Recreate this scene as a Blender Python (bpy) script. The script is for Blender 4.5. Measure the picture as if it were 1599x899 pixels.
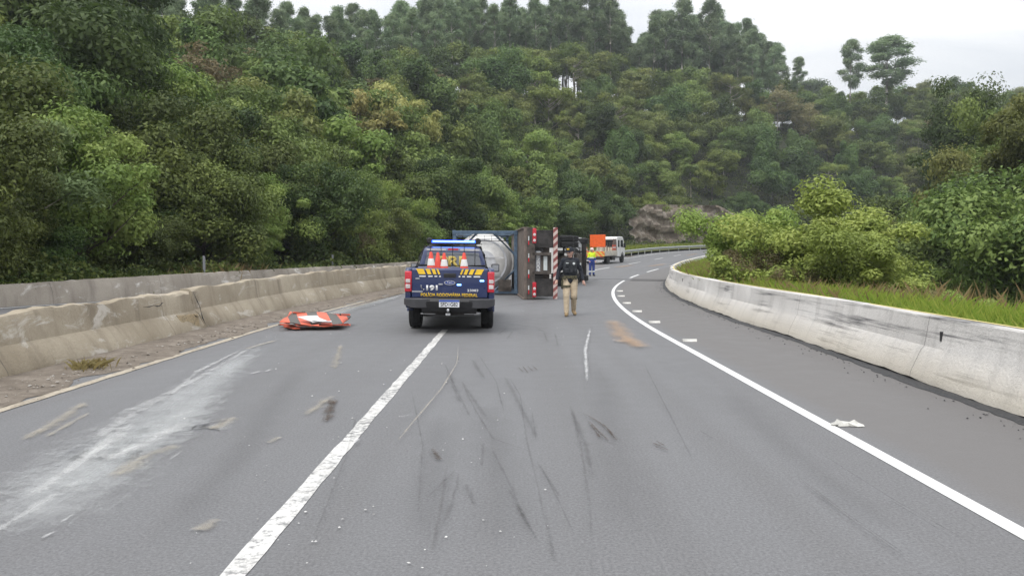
import bpy, bmesh, math, random
import numpy as np
from mathutils import Vector, Matrix, Euler
for o in list(bpy.data.objects): bpy.data.objects.remove(o)
scene = bpy.context.scene
COL = scene.collection
R = math.radians
# ------------------------------------------------------------------ camera
CAM_H, FPX, HZ = 1.68, 1200.0, 393.0
PITCH = math.atan((449.5 - HZ) / FPX)
cam_d = bpy.data.cameras.new('camera'); cam = bpy.data.objects.new('camera', cam_d); COL.objects.link(cam)
cam.location = (0, 0, CAM_H); cam.rotation_euler = (R(90) - PITCH, 0, 0)
cam_d.sensor_width = 36; cam_d.lens = 36 * FPX / 1599; cam_d.clip_end = 3000; cam_d.clip_start = .05
scene.camera = cam
# ------------------------------------------------------------------ world: overcast sky
SUN_EL, SUN_AZ = R(58), R(215)
world = bpy.data.worlds.new('World'); scene.world = world; world.use_nodes = True
wn, wl = world.node_tree.nodes, world.node_tree.links
wn.clear()
wout = wn.new('ShaderNodeOutputWorld')
sky = wn.new('ShaderNodeTexSky'); sky.sky_type = 'NISHITA'; sky.sun_disc = False
sky.sun_elevation = SUN_EL; sky.sun_rotation = SUN_AZ; sky.dust_density = 4; sky.air_density = 1.5
bg1 = wn.new('ShaderNodeBackground'); bg1.inputs[1].default_value = .1
wl.new(sky.outputs[0], bg1.inputs[0])
tc = wn.new('ShaderNodeTexCoord'); mp = wn.new('ShaderNodeMapping'); mp.inputs['Scale'].default_value = (1.2, 1.2, 5)
wl.new(tc.outputs['Generated'], mp.inputs['Vector'])
nz = wn.new('ShaderNodeTexNoise'); nz.inputs['Scale'].default_value = 2.2; nz.inputs['Detail'].default_value = 7; nz.inputs['Distortion'].default_value = .6
wl.new(mp.outputs[0], nz.inputs['Vector'])
rp = wn.new('ShaderNodeValToRGB')
rp.color_ramp.elements[0].position = .3; rp.color_ramp.elements[0].color = (.64, .68, .74, 1)
rp.color_ramp.elements[1].position = .64; rp.color_ramp.elements[1].color = (.97, .975, .985, 1)
wl.new(nz.outputs['Fac'], rp.inputs[0])
bg2 = wn.new('ShaderNodeBackground'); bg2.inputs[1].default_value = .90
sz_ = wn.new('ShaderNodeSeparateXYZ'); wl.new(tc.outputs['Generated'], sz_.inputs[0])
zr_ = wn.new('ShaderNodeMapRange'); zr_.inputs[3].default_value = .80; zr_.inputs[4].default_value = 1.9; wl.new(sz_.outputs[2], zr_.inputs[0])   # standard overcast sky: zenith over twice the horizon
zm_ = wn.new('ShaderNodeVectorMath'); zm_.operation = 'SCALE'; wl.new(rp.outputs[0], zm_.inputs[0]); wl.new(zr_.outputs[0], zm_.inputs['Scale'])
wl.new(zm_.outputs[0], bg2.inputs[0])
mixs = wn.new('ShaderNodeMixShader'); mixs.inputs[0].default_value = .93
wl.new(bg1.outputs[0], mixs.inputs[1]); wl.new(bg2.outputs[0], mixs.inputs[2]); wl.new(mixs.outputs[0], wout.inputs[0])
sun_d = bpy.data.lights.new('sun', 'SUN'); sun_d.energy = 1.5; sun_d.angle = R(35); sun_d.color = (1, .97, .92)
sun = bpy.data.objects.new('sun', sun_d); COL.objects.link(sun)
_sd = Vector((math.sin(SUN_AZ) * math.cos(SUN_EL), math.cos(SUN_AZ) * math.cos(SUN_EL), math.sin(SUN_EL)))
sun.rotation_euler = _sd.to_track_quat('Z', 'Y').to_euler()
vs = scene.view_settings; vs.view_transform = 'Standard'; vs.look = 'None'; vs.gamma = 1; vs.exposure = .36; vs.use_curve_mapping = False
scene.cycles.max_bounces = 6; scene.cycles.diffuse_bounces = 3; scene.cycles.transparent_max_bounces = 12
scene.cycles.volume_bounces = 0

# ------------------------------------------------------------------ the road's course (s along the right edge line, off to the right)
R1, S0, X0, TH1 = 125.0, 15.0, 3.05, R(21.5)
S1 = S0 + R1 * TH1; S2 = 104.0; R2 = 80.0; S3 = S2 + R2 * R(62)
def path(s):
    if s <= S0: return X0, s, 0.0
    a = min((s - S0) / R1, TH1)
    x = X0 + R1 * (1 - math.cos(a)); y = S0 + R1 * math.sin(a)
    if s <= S1: return x, y, a
    l = min(s, S2) - S1
    x += l * math.sin(TH1); y += l * math.cos(TH1)
    if s <= S2: return x, y, TH1
    b = min((s - S2) / R2, R(62))
    cx, cy = x + R2 * math.cos(TH1), y - R2 * math.sin(TH1)
    t = TH1 + b
    x = cx - R2 * math.cos(t); y = cy + R2 * math.sin(t)
    if s <= S3: return x, y, t
    l = s - S3
    return x + l * math.sin(t), y + l * math.cos(t), t
def zroad(s):
    if s < 35: return 0.0
    if s < 60: return .0005 * (s - 35) ** 2
    return .3125 + .025 * (min(s, 260) - 60)
def pt(s, off, dz=0.0):
    x, y, a = path(s)
    return Vector((x + off * math.cos(a), y - off * math.sin(a), zroad(s) + dz))
_S = np.arange(-60, 420, 1.0)
_P = np.array([path(s) for s in _S])
def inv(x, y):
    x = np.atleast_1d(np.asarray(x, float)); y = np.atleast_1d(np.asarray(y, float))
    S = np.empty(len(x)); O = np.empty(len(x))
    for i in range(0, len(x), 4000):
        dx = x[i:i+4000, None] - _P[None, :, 0]; dy = y[i:i+4000, None] - _P[None, :, 1]
        k = np.argmin(dx * dx + dy * dy, axis=1); r = np.arange(len(k))
        a = _P[k, 2]; ddx = dx[r, k]; ddy = dy[r, k]
        S[i:i+4000] = _S[k] + ddx * np.sin(a) + ddy * np.cos(a)
        O[i:i+4000] = ddx * np.cos(a) - ddy * np.sin(a)
    return S, O
_vz = np.vectorize(zroad)
def smooth(t): t = np.clip(t, 0, 1); return t * t * (3 - 2 * t)
_rw = np.random.RandomState(3)
_waves = [(_rw.uniform(.01, .05), _rw.uniform(0, 6.28), _rw.uniform(0, 6.28), _rw.uniform(.4, 1)) for _ in range(14)]
def bumps(x, y):
    z = 0
    for k, d, p, a in _waves: z = z + a * np.sin(6.28 * k * (x * math.cos(d) + y * math.sin(d)) + p)
    return z
RIDGE = [(-60, 20), (50, 20), (75, 19), (90, 21), (105, 24), (120, 29), (135, 36), (150, 38), (165, 38), (180, 36), (195, 33), (210, 32), (240, 36), (262, 33), (420, 28)]
def terrain(x, y):
    s, o = inv(x, y)
    x = np.atleast_1d(np.asarray(x, float)); y = np.atleast_1d(np.asarray(y, float))
    zr = _vz(s)
    d = -o - 16.2
    top = np.interp(s, [r[0] for r in RIDGE], [r[1] for r in RIDGE])
    prof = np.where(d < 0, -1.2, .35 + np.interp(d, [0, 2.5, 6, 25, 45, 62, 90, 400], [0, .005, .035, .42, .80, 1, 1.03, .9]) * top)
    prof = prof + bumps(x, y) * np.clip((d - 4) / 25, 0, 1) * .55
    e = o - 3.0
    right = np.interp(e, [0, 2.5, 6, 12, 22, 40, 70, 130], [-.9, .0, -.7, -2.6, -4.0, -3.0, 2.0, 8.0]) + bumps(x, y) * np.clip((e - 8) / 20, 0, 1) * .35
    return zr + np.where(o > -3, np.where(e < 0, -1.2, right), prof)
def H(x, y): return float(terrain([x], [y])[0])
_F = Vector((0, math.cos(PITCH), -math.sin(PITCH))); _U = Vector((0, math.sin(PITCH), math.cos(PITCH)))
def ray(u, v): return _F + Vector((1, 0, 0)) * ((u - 799.5) / FPX) + _U * ((449.5 - v) / FPX)
def ground(u, v, dz=0.0):
    """point of the road surface in the direction of a pixel"""
    d = ray(u, v); T = np.geomspace(2, 200, 900)
    s, o = inv(d.x * T, d.y * T); zr = _vz(s); k = np.where(CAM_H + d.z * T <= zr)[0]; i = k[0] if len(k) else 899
    if i > 0 and len(k):
        a, b_ = CAM_H + d.z * T[i-1] - zr[i-1], CAM_H + d.z * T[i] - zr[i]; f = a / (a - b_); t = T[i-1] + (T[i] - T[i-1]) * f; z = zr[i-1] + (zr[i] - zr[i-1]) * f
    else: t, z = T[i], zr[i]
    return Vector((d.x * t, d.y * t, z + dz))
def pix(p):
    q = Vector(p) - Vector((0, 0, CAM_H)); w = q.dot(_F)
    return 799.5 + FPX * q.x / w, 449.5 - FPX * q.dot(_U) / w
def column(u, off):
    """walk along the bearing of image column u until the road offset reaches off"""
    k = (u - 799.5) / FPX
    Y = np.arange(4, 330, .5); s, o = inv(k * Y, Y)
    hit = np.where(o <= off)[0] if off < -3 else np.where(o >= off)[0]
    i = hit[0] if len(hit) else len(Y) - 1
    return k * Y[i], Y[i]

# ------------------------------------------------------------------ materials
MATS = {}
def nmat(name):
    m = bpy.data.materials.new(name); m.use_nodes = True; MATS[name] = m
    nt = m.node_tree; b = nt.nodes['Principled BSDF']
    return m, nt.nodes, nt.links, b
def noise(N, L, vec, scale, detail=4, rough=.55, dist=0):
    n = N.new('ShaderNodeTexNoise'); n.inputs['Scale'].default_value = scale; n.inputs['Detail'].default_value = detail
    n.inputs['Roughness'].default_value = rough; n.inputs['Distortion'].default_value = dist
    if vec is not None: L.new(vec, n.inputs['Vector'])
    return n.outputs['Fac']
def ramp(N, L, fac, stops):
    r = N.new('ShaderNodeValToRGB'); e = r.color_ramp.elements
    while len(e) < len(stops): e.new(.5)
    for i, (p, c) in enumerate(stops):
        e[i].position = p; e[i].color = (*c, 1) if len(c) == 3 else c
    L.new(fac, r.inputs[0]); return r.outputs[0]
def fr(N, L, fac, a, b, lo=0., hi=1.):
    r = N.new('ShaderNodeMapRange'); r.inputs[1].default_value = a; r.inputs[2].default_value = b
    r.inputs[3].default_value = lo; r.inputs[4].default_value = hi; L.new(fac, r.inputs[0]); return r.outputs[0]
def mixc(N, L, fac, a, b, mode='MIX'):
    m = N.new('ShaderNodeMix'); m.data_type = 'RGBA'; m.blend_type = mode
    for sock, v in ((m.inputs[0], fac), (m.inputs[6], a), (m.inputs[7], b)):
        if isinstance(v, (int, float)): sock.default_value = v
        elif isinstance(v, tuple): sock.default_value = (*v, 1) if len(v) == 3 else v
        else: L.new(v, sock)
    return m.outputs[2]
def math_(N, L, op, a, b=None):
    m = N.new('ShaderNodeMath'); m.operation = op
    for i, v in enumerate((a, b)):
        if v is None: continue
        if isinstance(v, (int, float)): m.inputs[i].default_value = v
        else: L.new(v, m.inputs[i])
    return m.outputs[0]
def vecs(N, L, src='Object', scale=(1, 1, 1), uvmap=None):
    if uvmap:
        t = N.new('ShaderNodeUVMap'); t.uv_map = uvmap; o = t.outputs[0]
    else:
        t = N.new('ShaderNodeTexCoord'); o = t.outputs[src]
    m = N.new('ShaderNodeMapping'); m.inputs['Scale'].default_value = scale; L.new(o, m.inputs['Vector']); return m.outputs[0]
def bump(N, L, b, h, strength=.3, dist=.02):
    n = N.new('ShaderNodeBump'); n.inputs['Strength'].default_value = strength; n.inputs['Distance'].default_value = dist
    L.new(h, n.inputs['Height']); L.new(n.outputs[0], b.inputs['Normal'])
def plain(name, col, rough=.5, metal=0., spec=.5, wear=.12, wscale=6., rvar=.12, emit=None, estr=1., coat=0.):
    """paint, rubber, metal: base colour with a little uneven dirt"""
    m, N, L, b = nmat(name)
    v = vecs(N, L); f = noise(N, L, v, wscale, 6, .65)
    dark = tuple(c * (1 - wear * 1.6) for c in col); light = tuple(min(1, c * (1 + wear) + wear * .02) for c in col)
    L.new(ramp(N, L, f, [(.3, dark), (.7, light)]), b.inputs['Base Color'])
    f2 = noise(N, L, v, wscale * 5, 4)
    L.new(fr(N, L, f2, .3, .7, max(.05, rough - rvar), min(1, rough + rvar)), b.inputs['Roughness'])
    b.inputs['Metallic'].default_value = metal; b.inputs['Specular IOR Level'].default_value = spec
    b.inputs['Coat Weight'].default_value = coat
    if emit: b.inputs['Emission Color'].default_value = (*emit, 1); b.inputs['Emission Strength'].default_value = estr
    return m
def stripes(name, c1, c2, scale, ang=45, axis='xz'):
    m, N, L, b = nmat(name)
    t = N.new('ShaderNodeTexCoord'); sp = N.new('ShaderNodeSeparateXYZ'); L.new(t.outputs['Object'], sp.inputs[0])
    a = sp.outputs['XYZ'.index(axis[0].upper())]; c = sp.outputs['XYZ'.index(axis[1].upper())]
    q = math_(N, L, 'ADD', math_(N, L, 'MULTIPLY', a, math.cos(R(ang)) * scale), math_(N, L, 'MULTIPLY', c, math.sin(R(ang)) * scale))
    f = math_(N, L, 'GREATER_THAN', math_(N, L, 'FRACT', q), .5)
    col = mixc(N, L, f, c1, c2)
    d = noise(N, L, t.outputs['Object'], 9, 5)
    L.new(mixc(N, L, fr(N, L, d, .45, .75, 0, .45), col, (.12, .11, .1)), b.inputs['Base Color'])
    b.inputs['Roughness'].default_value = .55
    return m
# asphalt
def asphalt(name, base, tint):
    m, N, L, b = nmat(name)
    v = vecs(N, L); uv = vecs(N, L, uvmap='UVMap')
    big = noise(N, L, v, .22, 5, .6); mid = noise(N, L, v, 2.3, 5, .65); fine = noise(N, L, v, 48, 5, .85)
    lv = vecs(N, L, uvmap='UVMap', scale=(.035, 1.6, 1)); lane = noise(N, L, lv, 1.0, 4, .6)
    c = ramp(N, L, big, [(.3, tuple(x * .86 for x in base)), (.7, tuple(x * 1.12 for x in base))])
    c = mixc(N, L, fr(N, L, lane, .42, .62, 0, .65), c, tint)
    c = mixc(N, L, fr(N, L, mid, .4, .75, 0, .3), c, tuple(x * 1.25 for x in base))
    c = mixc(N, L, fr(N, L, fine, .25, .75, .0, .55), tuple(x * .5 for x in base), c, 'MIX') if False else mixc(N, L, .55, c, ramp(N, L, fine, [(.36, tuple(x * .40 for x in base)), (.5, tuple(x * .98 for x in base)), (.66, tuple(x * 1.7 for x in base))]))
    sep = N.new('ShaderNodeSeparateXYZ'); L.new(uv, sep.inputs[0])
    sh = fr(N, L, math_(N, L, 'ADD', sep.outputs[1], math_(N, L, 'MULTIPLY', big, .8)), .45, .75, 0, .75)
    c = mixc(N, L, sh, c, mixc(N, L, mid, (.130, .121, .116), (.165, .156, .151)))
    L.new(c, b.inputs['Base Color'])
    L.new(fr(N, L, mid, .3, .7, .62, .82), b.inputs['Roughness']); b.inputs['Specular IOR Level'].default_value = .38
    bump(N, L, b, fine, .35, .006)
    return m
asphalt('asphalt', (.158, .158, .163), (.120, .116, .116))
m, N, L, b = nmat('asphalt_old'); v = vecs(N, L)
L.new(ramp(N, L, noise(N, L, v, 1.2, 6), [(.3, (.085, .085, .09)), (.7, (.13, .128, .13))]), b.inputs['Base Color']); b.inputs['Roughness'].default_value = .85
def concrete(name, c1, c2, stain, white=None, scuff=0., joint=.2):
    m, N, L, b = nmat(name)
    v = vecs(N, L)
    st = vecs(N, L, uvmap='UVMap', scale=(2.2, .35, 1)); hz = vecs(N, L, uvmap='UVMap', scale=(.18, 5, 1))
    big = noise(N, L, v, .55, 6, .6); streak = noise(N, L, st, 1.3, 6, .65); fine = noise(N, L, v, 28, 6, .7)
    c = ramp(N, L, big, [(.32, c1), (.68, c2)])
    c = mixc(N, L, fr(N, L, streak, .5, .78, 0, .75), c, stain)
    c = mixc(N, L, fr(N, L, fine, .3, .75, 0, .35), c, tuple(x * .62 for x in c1))
    if white:
        wv = noise(N, L, vecs(N, L, uvmap='UVMap', scale=(.9, 2.2, 1)), 1.1, 8, .72, .8)
        c = mixc(N, L, fr(N, L, wv, .56, .66, 0, .8), c, white)
    if scuff:
        sc = noise(N, L, hz, 1.5, 7, .7)
        patch = noise(N, L, v, .32, 3)
        f = math_(N, L, 'MULTIPLY', fr(N, L, sc, .52, .66, 0, scuff), fr(N, L, patch, .42, .58, 0, 1))
        c = mixc(N, L, f, c, (.10, .10, .105))
        uvn = vecs(N, L, uvmap='UVMap'); sep = N.new('ShaderNodeSeparateXYZ'); L.new(uvn, sep.inputs[0])
        low = fr(N, L, math_(N, L, 'ADD', sep.outputs[1], math_(N, L, 'MULTIPLY', streak, .25)), .62, .25, 0, .45)
        c = mixc(N, L, low, c, (.60, .53, .40))
    uvj = vecs(N, L, uvmap='UVMap'); sj = N.new('ShaderNodeSeparateXYZ'); L.new(uvj, sj.inputs[0])
    jf = math_(N, L, 'LESS_THAN', math_(N, L, 'FRACT', math_(N, L, 'MULTIPLY', math_(N, L, 'ADD', sj.outputs[0], math_(N, L, 'MULTIPLY', fine, .03)), joint)), .0028 * joint / .2)
    c = mixc(N, L, math_(N, L, 'MULTIPLY', jf, .6), c, (.09, .08, .07))
    L.new(c, b.inputs['Base Color']); b.inputs['Roughness'].default_value = .88; b.inputs['Specular IOR Level'].default_value = .25
    bump(N, L, b, fine, .9, .02)
    return m
concrete('concrete_tan', (.31, .26, .19), (.52, .455, .355), (.16, .13, .098), (.60, .56, .50))
concrete('concrete_white', (.56, .54, .52), (.73, .71, .685), (.38, .365, .35), None, 1.0)
concrete('concrete_grey', (.32, .28, .235), (.50, .445, .38), (.19, .165, .14), (.80, .77, .73))
concrete('concrete_break', (.34, .26, .15), (.44, .36, .24), (.22, .17, .12), None)
def paint_line(name, col, worn, under):
    m, N, L, b = nmat(name)
    v = vecs(N, L); n1 = noise(N, L, v, 14, 8, .75); n2 = noise(N, L, v, 1.1, 4)
    f = math_(N, L, 'ADD', n1, math_(N, L, 'MULTIPLY', math_(N, L, 'SUBTRACT', n2, .5), .35))
    c = mixc(N, L, fr(N, L, f, worn, worn + .14, 0, 1), col, under)
    c = mixc(N, L, fr(N, L, noise(N, L, v, 3, 5), .45, .8, 0, .3), c, (.3, .28, .26))
    L.new(c, b.inputs['Base Color']); b.inputs['Roughness'].default_value = .7
    return m
paint_line('line_white', (.70, .70, .69), .62, (.30, .30, .30))
paint_line('line_worn', (.62, .61, .59), .47, (.19, .19, .19))
paint_line('line_dirty', (.42, .37, .29), .46, (.24, .20, .15))
def decal(name, col, lo, hi, maxa, along=1.5, across=14.0, soft=.55):
    """stain lying on the road: ragged patch that thins out to its rim"""
    m, N, L, b = nmat(name)
    uv = vecs(N, L, uvmap='UVMap'); sep = N.new('ShaderNodeSeparateXYZ'); L.new(uv, sep.inputs[0])
    t = math_(N, L, 'ABSOLUTE', math_(N, L, 'SUBTRACT', math_(N, L, 'MULTIPLY', sep.outputs[0], 2), 1))
    w = math_(N, L, 'ABSOLUTE', math_(N, L, 'SUBTRACT', math_(N, L, 'MULTIPLY', sep.outputs[1], 2), 1))
    edge = math_(N, L, 'MULTIPLY', fr(N, L, t, 1, .62), fr(N, L, w, 1, max(.05, .6 - soft)))
    mv = vecs(N, L, uvmap='meters', scale=(along, across, 1)); n1 = noise(N, L, mv, 1.0, 7, .7, .4)
    n2 = noise(N, L, vecs(N, L), 40, 6, .8)
    n = math_(N, L, 'ADD', math_(N, L, 'MULTIPLY', n1, .55), math_(N, L, 'MULTIPLY', n2, .45))
    n3 = noise(N, L, vecs(N, L), 5, 5, .65)
    f = math_(N, L, 'ADD', n, math_(N, L, 'MULTIPLY', math_(N, L, 'SUBTRACT', edge, 1), .55))
    f = math_(N, L, 'ADD', f, math_(N, L, 'MULTIPLY', math_(N, L, 'SUBTRACT', n3, .5), .55))
    a = math_(N, L, 'MULTIPLY', fr(N, L, f, lo, hi + .08, 0, maxa), fr(N, L, edge, 0, .35))
    L.new(a, b.inputs['Alpha']); b.inputs['Base Color'].default_value = (*col, 1); b.inputs['Roughness'].default_value = .85
    b.inputs['Specular IOR Level'].default_value = .2
    return m
decal('dust_white', (.66, .66, .65), .36, .72, .80, .6, 6)
decal('dust_haze', (.50, .51, .51), .14, .66, .62, .5, 4, .9)
decal('dust_tan', (.42, .38, .31), .28, .60, .7, 1.2, 10)
decal('mud', (.085, .062, .046), .32, .52, .85, 2.5, 16)
decal('skid', (.060, .057, .056), .24, .62, .34, 1.0, 22, .8)
decal('sand', (.56, .37, .22), .18, .80, .7, 1.2, 3, .9)
decal('scrape', (.50, .50, .50), .26, .48, .8, 2.0, 30, .5)
decal('oil', (.035, .035, .037), .3, .55, .8, 1.4, 6)
decal('wear', (.085, .082, .082), .10, .85, .17, .35, 5, .9)
decal('soil', (.15, .115, .085), .30, .55, .9, .9, 5)
# foliage: tint 0..1 per clump gives real leaf colours
def leaf(name, dark, mid, light, trans=.32, rnd=.26, gain=1.95):
    dark, mid, light = [tuple(c * g * gain for c, g in zip(q, (1.0, 1.0, .80))) for q in (dark, mid, light)]
    m, N, L, b = nmat(name)
    at = N.new('ShaderNodeAttribute'); at.attribute_name = 'tint'
    oi = N.new('ShaderNodeObjectInfo')
    f = math_(N, L, 'ADD', at.outputs['Fac'], math_(N, L, 'MULTIPLY', math_(N, L, 'SUBTRACT', oi.outputs['Random'], .5), rnd * 2))
    c = ramp(N, L, f, [(.05, dark), (.5, mid), (.95, light)])
    hs = N.new('ShaderNodeHueSaturation'); L.new(c, hs.inputs['Color'])
    L.new(fr(N, L, oi.outputs['Random'], 0, 1, .475, .52), hs.inputs['Hue'])
    L.new(hs.outputs[0], b.inputs['Base Color']); b.inputs['Roughness'].default_value = .55; b.inputs['Specular IOR Level'].default_value = .3
    tr = N.new('ShaderNodeBsdfTranslucent'); L.new(hs.outputs[0], tr.inputs[0])
    mx = N.new('ShaderNodeMixShader'); mx.inputs[0].default_value = trans
    out = N['Material Output']; L.new(b.outputs[0], mx.inputs[1]); L.new(tr.outputs[0], mx.inputs[2]); L.new(mx.outputs[0], out.inputs[0])
    return m
leaf('leaf_mid', (.036, .055, .018), (.078, .108, .034), (.135, .165, .056))
leaf('leaf_dark', (.022, .042, .016), (.046, .076, .026), (.085, .122, .042))
leaf('leaf_olive', (.048, .062, .020), (.092, .110, .038), (.150, .160, .062))
leaf('leaf_light', (.064, .095, .026), (.108, .148, .042), (.165, .195, .064))
leaf('leaf_bright', (.095, .130, .036), (.150, .195, .055), (.215, .250, .085))
leaf('leaf_brown', (.060, .056, .030), (.100, .088, .050), (.150, .130, .082))
leaf('leaf_yellow', (.10, .105, .04), (.18, .17, .07), (.25, .23, .11))
leaf('leaf_pale', (.075, .120, .060), (.130, .180, .090), (.20, .245, .140))
leaf('leaf_euc', (.062, .094, .066), (.118, .160, .108), (.185, .225, .155))
leaf('leaf_palm', (.050, .078, .028), (.090, .125, .045), (.14, .17, .075))
leaf('grass', (.110, .170, .028), (.190, .255, .042), (.290, .310, .075), .35, .26, 1.25)
leaf('grass_dry', (.16, .12, .06), (.26, .20, .11), (.36, .30, .18), .3, .2, 1.0)
leaf('undergrowth', (.022, .036, .013), (.046, .068, .022), (.095, .112, .038))
def bark(name, c1, c2):
    m, N, L, b = nmat(name)
    f = noise(N, L, vecs(N, L, scale=(4, 4, .8)), 2.5, 6, .7)
    L.new(ramp(N, L, f, [(.3, c1), (.7, c2)]), b.inputs['Base Color']); b.inputs['Roughness'].default_value = .9
bark('bark', (.085, .068, .05), (.20, .165, .125)); bark('bark_euc', (.42, .38, .33), (.66, .62, .56)); bark('bark_pale', (.24, .21, .17), (.48, .44, .38)); bark('bark_dark', (.035, .03, .024), (.08, .068, .052))
m, N, L, b = nmat('forest_floor'); v = vecs(N, L)
L.new(ramp(N, L, noise(N, L, v, .5, 8, .7), [(.3, (.020, .022, .012)), (.55, (.035, .042, .018)), (.75, (.065, .055, .032))]), b.inputs['Base Color']); b.inputs['Roughness'].default_value = 1
m, N, L, b = nmat('verge_soil'); v = vecs(N, L)
L.new(ramp(N, L, noise(N, L, v, 1.4, 8, .7), [(.3, (.075, .095, .025)), (.55, (.12, .13, .04)), (.75, (.16, .13, .07))]), b.inputs['Base Color']); b.inputs['Roughness'].default_value = 1
m, N, L, b = nmat('dirt'); v = vecs(N, L); f = noise(N, L, v, 3.2, 9, .72); f2 = noise(N, L, v, 45, 4, .7)
c = ramp(N, L, f, [(.3, (.105, .085, .068)), (.5, (.18, .15, .12)), (.72, (.29, .25, .21))])
L.new(mixc(N, L, fr(N, L, f2, .5, .75, 0, .5), c, (.06, .05, .04)), b.inputs['Base Color']); b.inputs['Roughness'].default_value = 1; bump(N, L, b, f2, .8, .02)
m, N, L, b = nmat('rock'); v = vecs(N, L); f = noise(N, L, v, .5, 9, .7, .5); f2 = noise(N, L, vecs(N, L, scale=(1, 1, .25)), 1.3, 8, .7)
c = ramp(N, L, f, [(.3, (.075, .056, .04)), (.48, (.17, .135, .10)), (.62, (.32, .28, .235)), (.75, (.12, .10, .07))])
L.new(mixc(N, L, fr(N, L, f2, .52, .7, 0, .7), c, (.055, .058, .035)), b.inputs['Base Color']); b.inputs['Roughness'].default_value = .95; bump(N, L, b, f, .8, .3)
m, N, L, b = nmat('glass_dark'); b.inputs['Base Color'].default_value = (.030, .034, .038, 1); b.inputs['Roughness'].default_value = .06; b.inputs['Specular IOR Level'].default_value = .6
m, N, L, b = nmat('rear_glass'); b.inputs['Base Color'].default_value = (.10, .11, .125, 1); b.inputs['Roughness'].default_value = .08; b.inputs['Specular IOR Level'].default_value = .8
# ------------------------------------------------------------------ mesh helpers
def link(name, me, mat=None, parent=None, **props):
    o = bpy.data.objects.new(name, me); COL.objects.link(o)
    if mat is not None and me is not None:
        for k in ([mat] if isinstance(mat, str) else mat): me.materials.append(MATS[k])
    if parent is not None: o.parent = parent
    for k, v in props.items(): o[k] = v
    return o
def tag(o, label, category, group=None):
    o['label'] = label; o['category'] = category
    if group: o['group'] = group
    return o
def thing(name, label, category, loc=(0, 0, 0), rot=(0, 0, 0), group=None):
    o = link(name, None); o.location = loc; o.rotation_euler = rot; o.empty_display_size = .2
    return tag(o, label, category, group)
def shade(me, ang=35):
    me.polygons.foreach_set('use_smooth', np.ones(len(me.polygons), bool)); me.set_sharp_from_angle(angle=R(ang))
def fmesh(name, V, F, uv=None, uv2=None, tint=None, smooth=None):
    me = bpy.data.meshes.new(name); me.from_pydata([tuple(v) for v in V], [], F)
    if uv is not None:
        lay = me.uv_layers.new(name='UVMap'); li = np.empty(len(me.loops), int); me.loops.foreach_get('vertex_index', li)
        lay.data.foreach_set('uv', np.asarray(uv, float)[li].ravel())
        if uv2 is not None:
            lay = me.uv_layers.new(name='meters'); lay.data.foreach_set('uv', np.asarray(uv2, float)[li].ravel())
    if smooth: shade(me, smooth)
    return me
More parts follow.
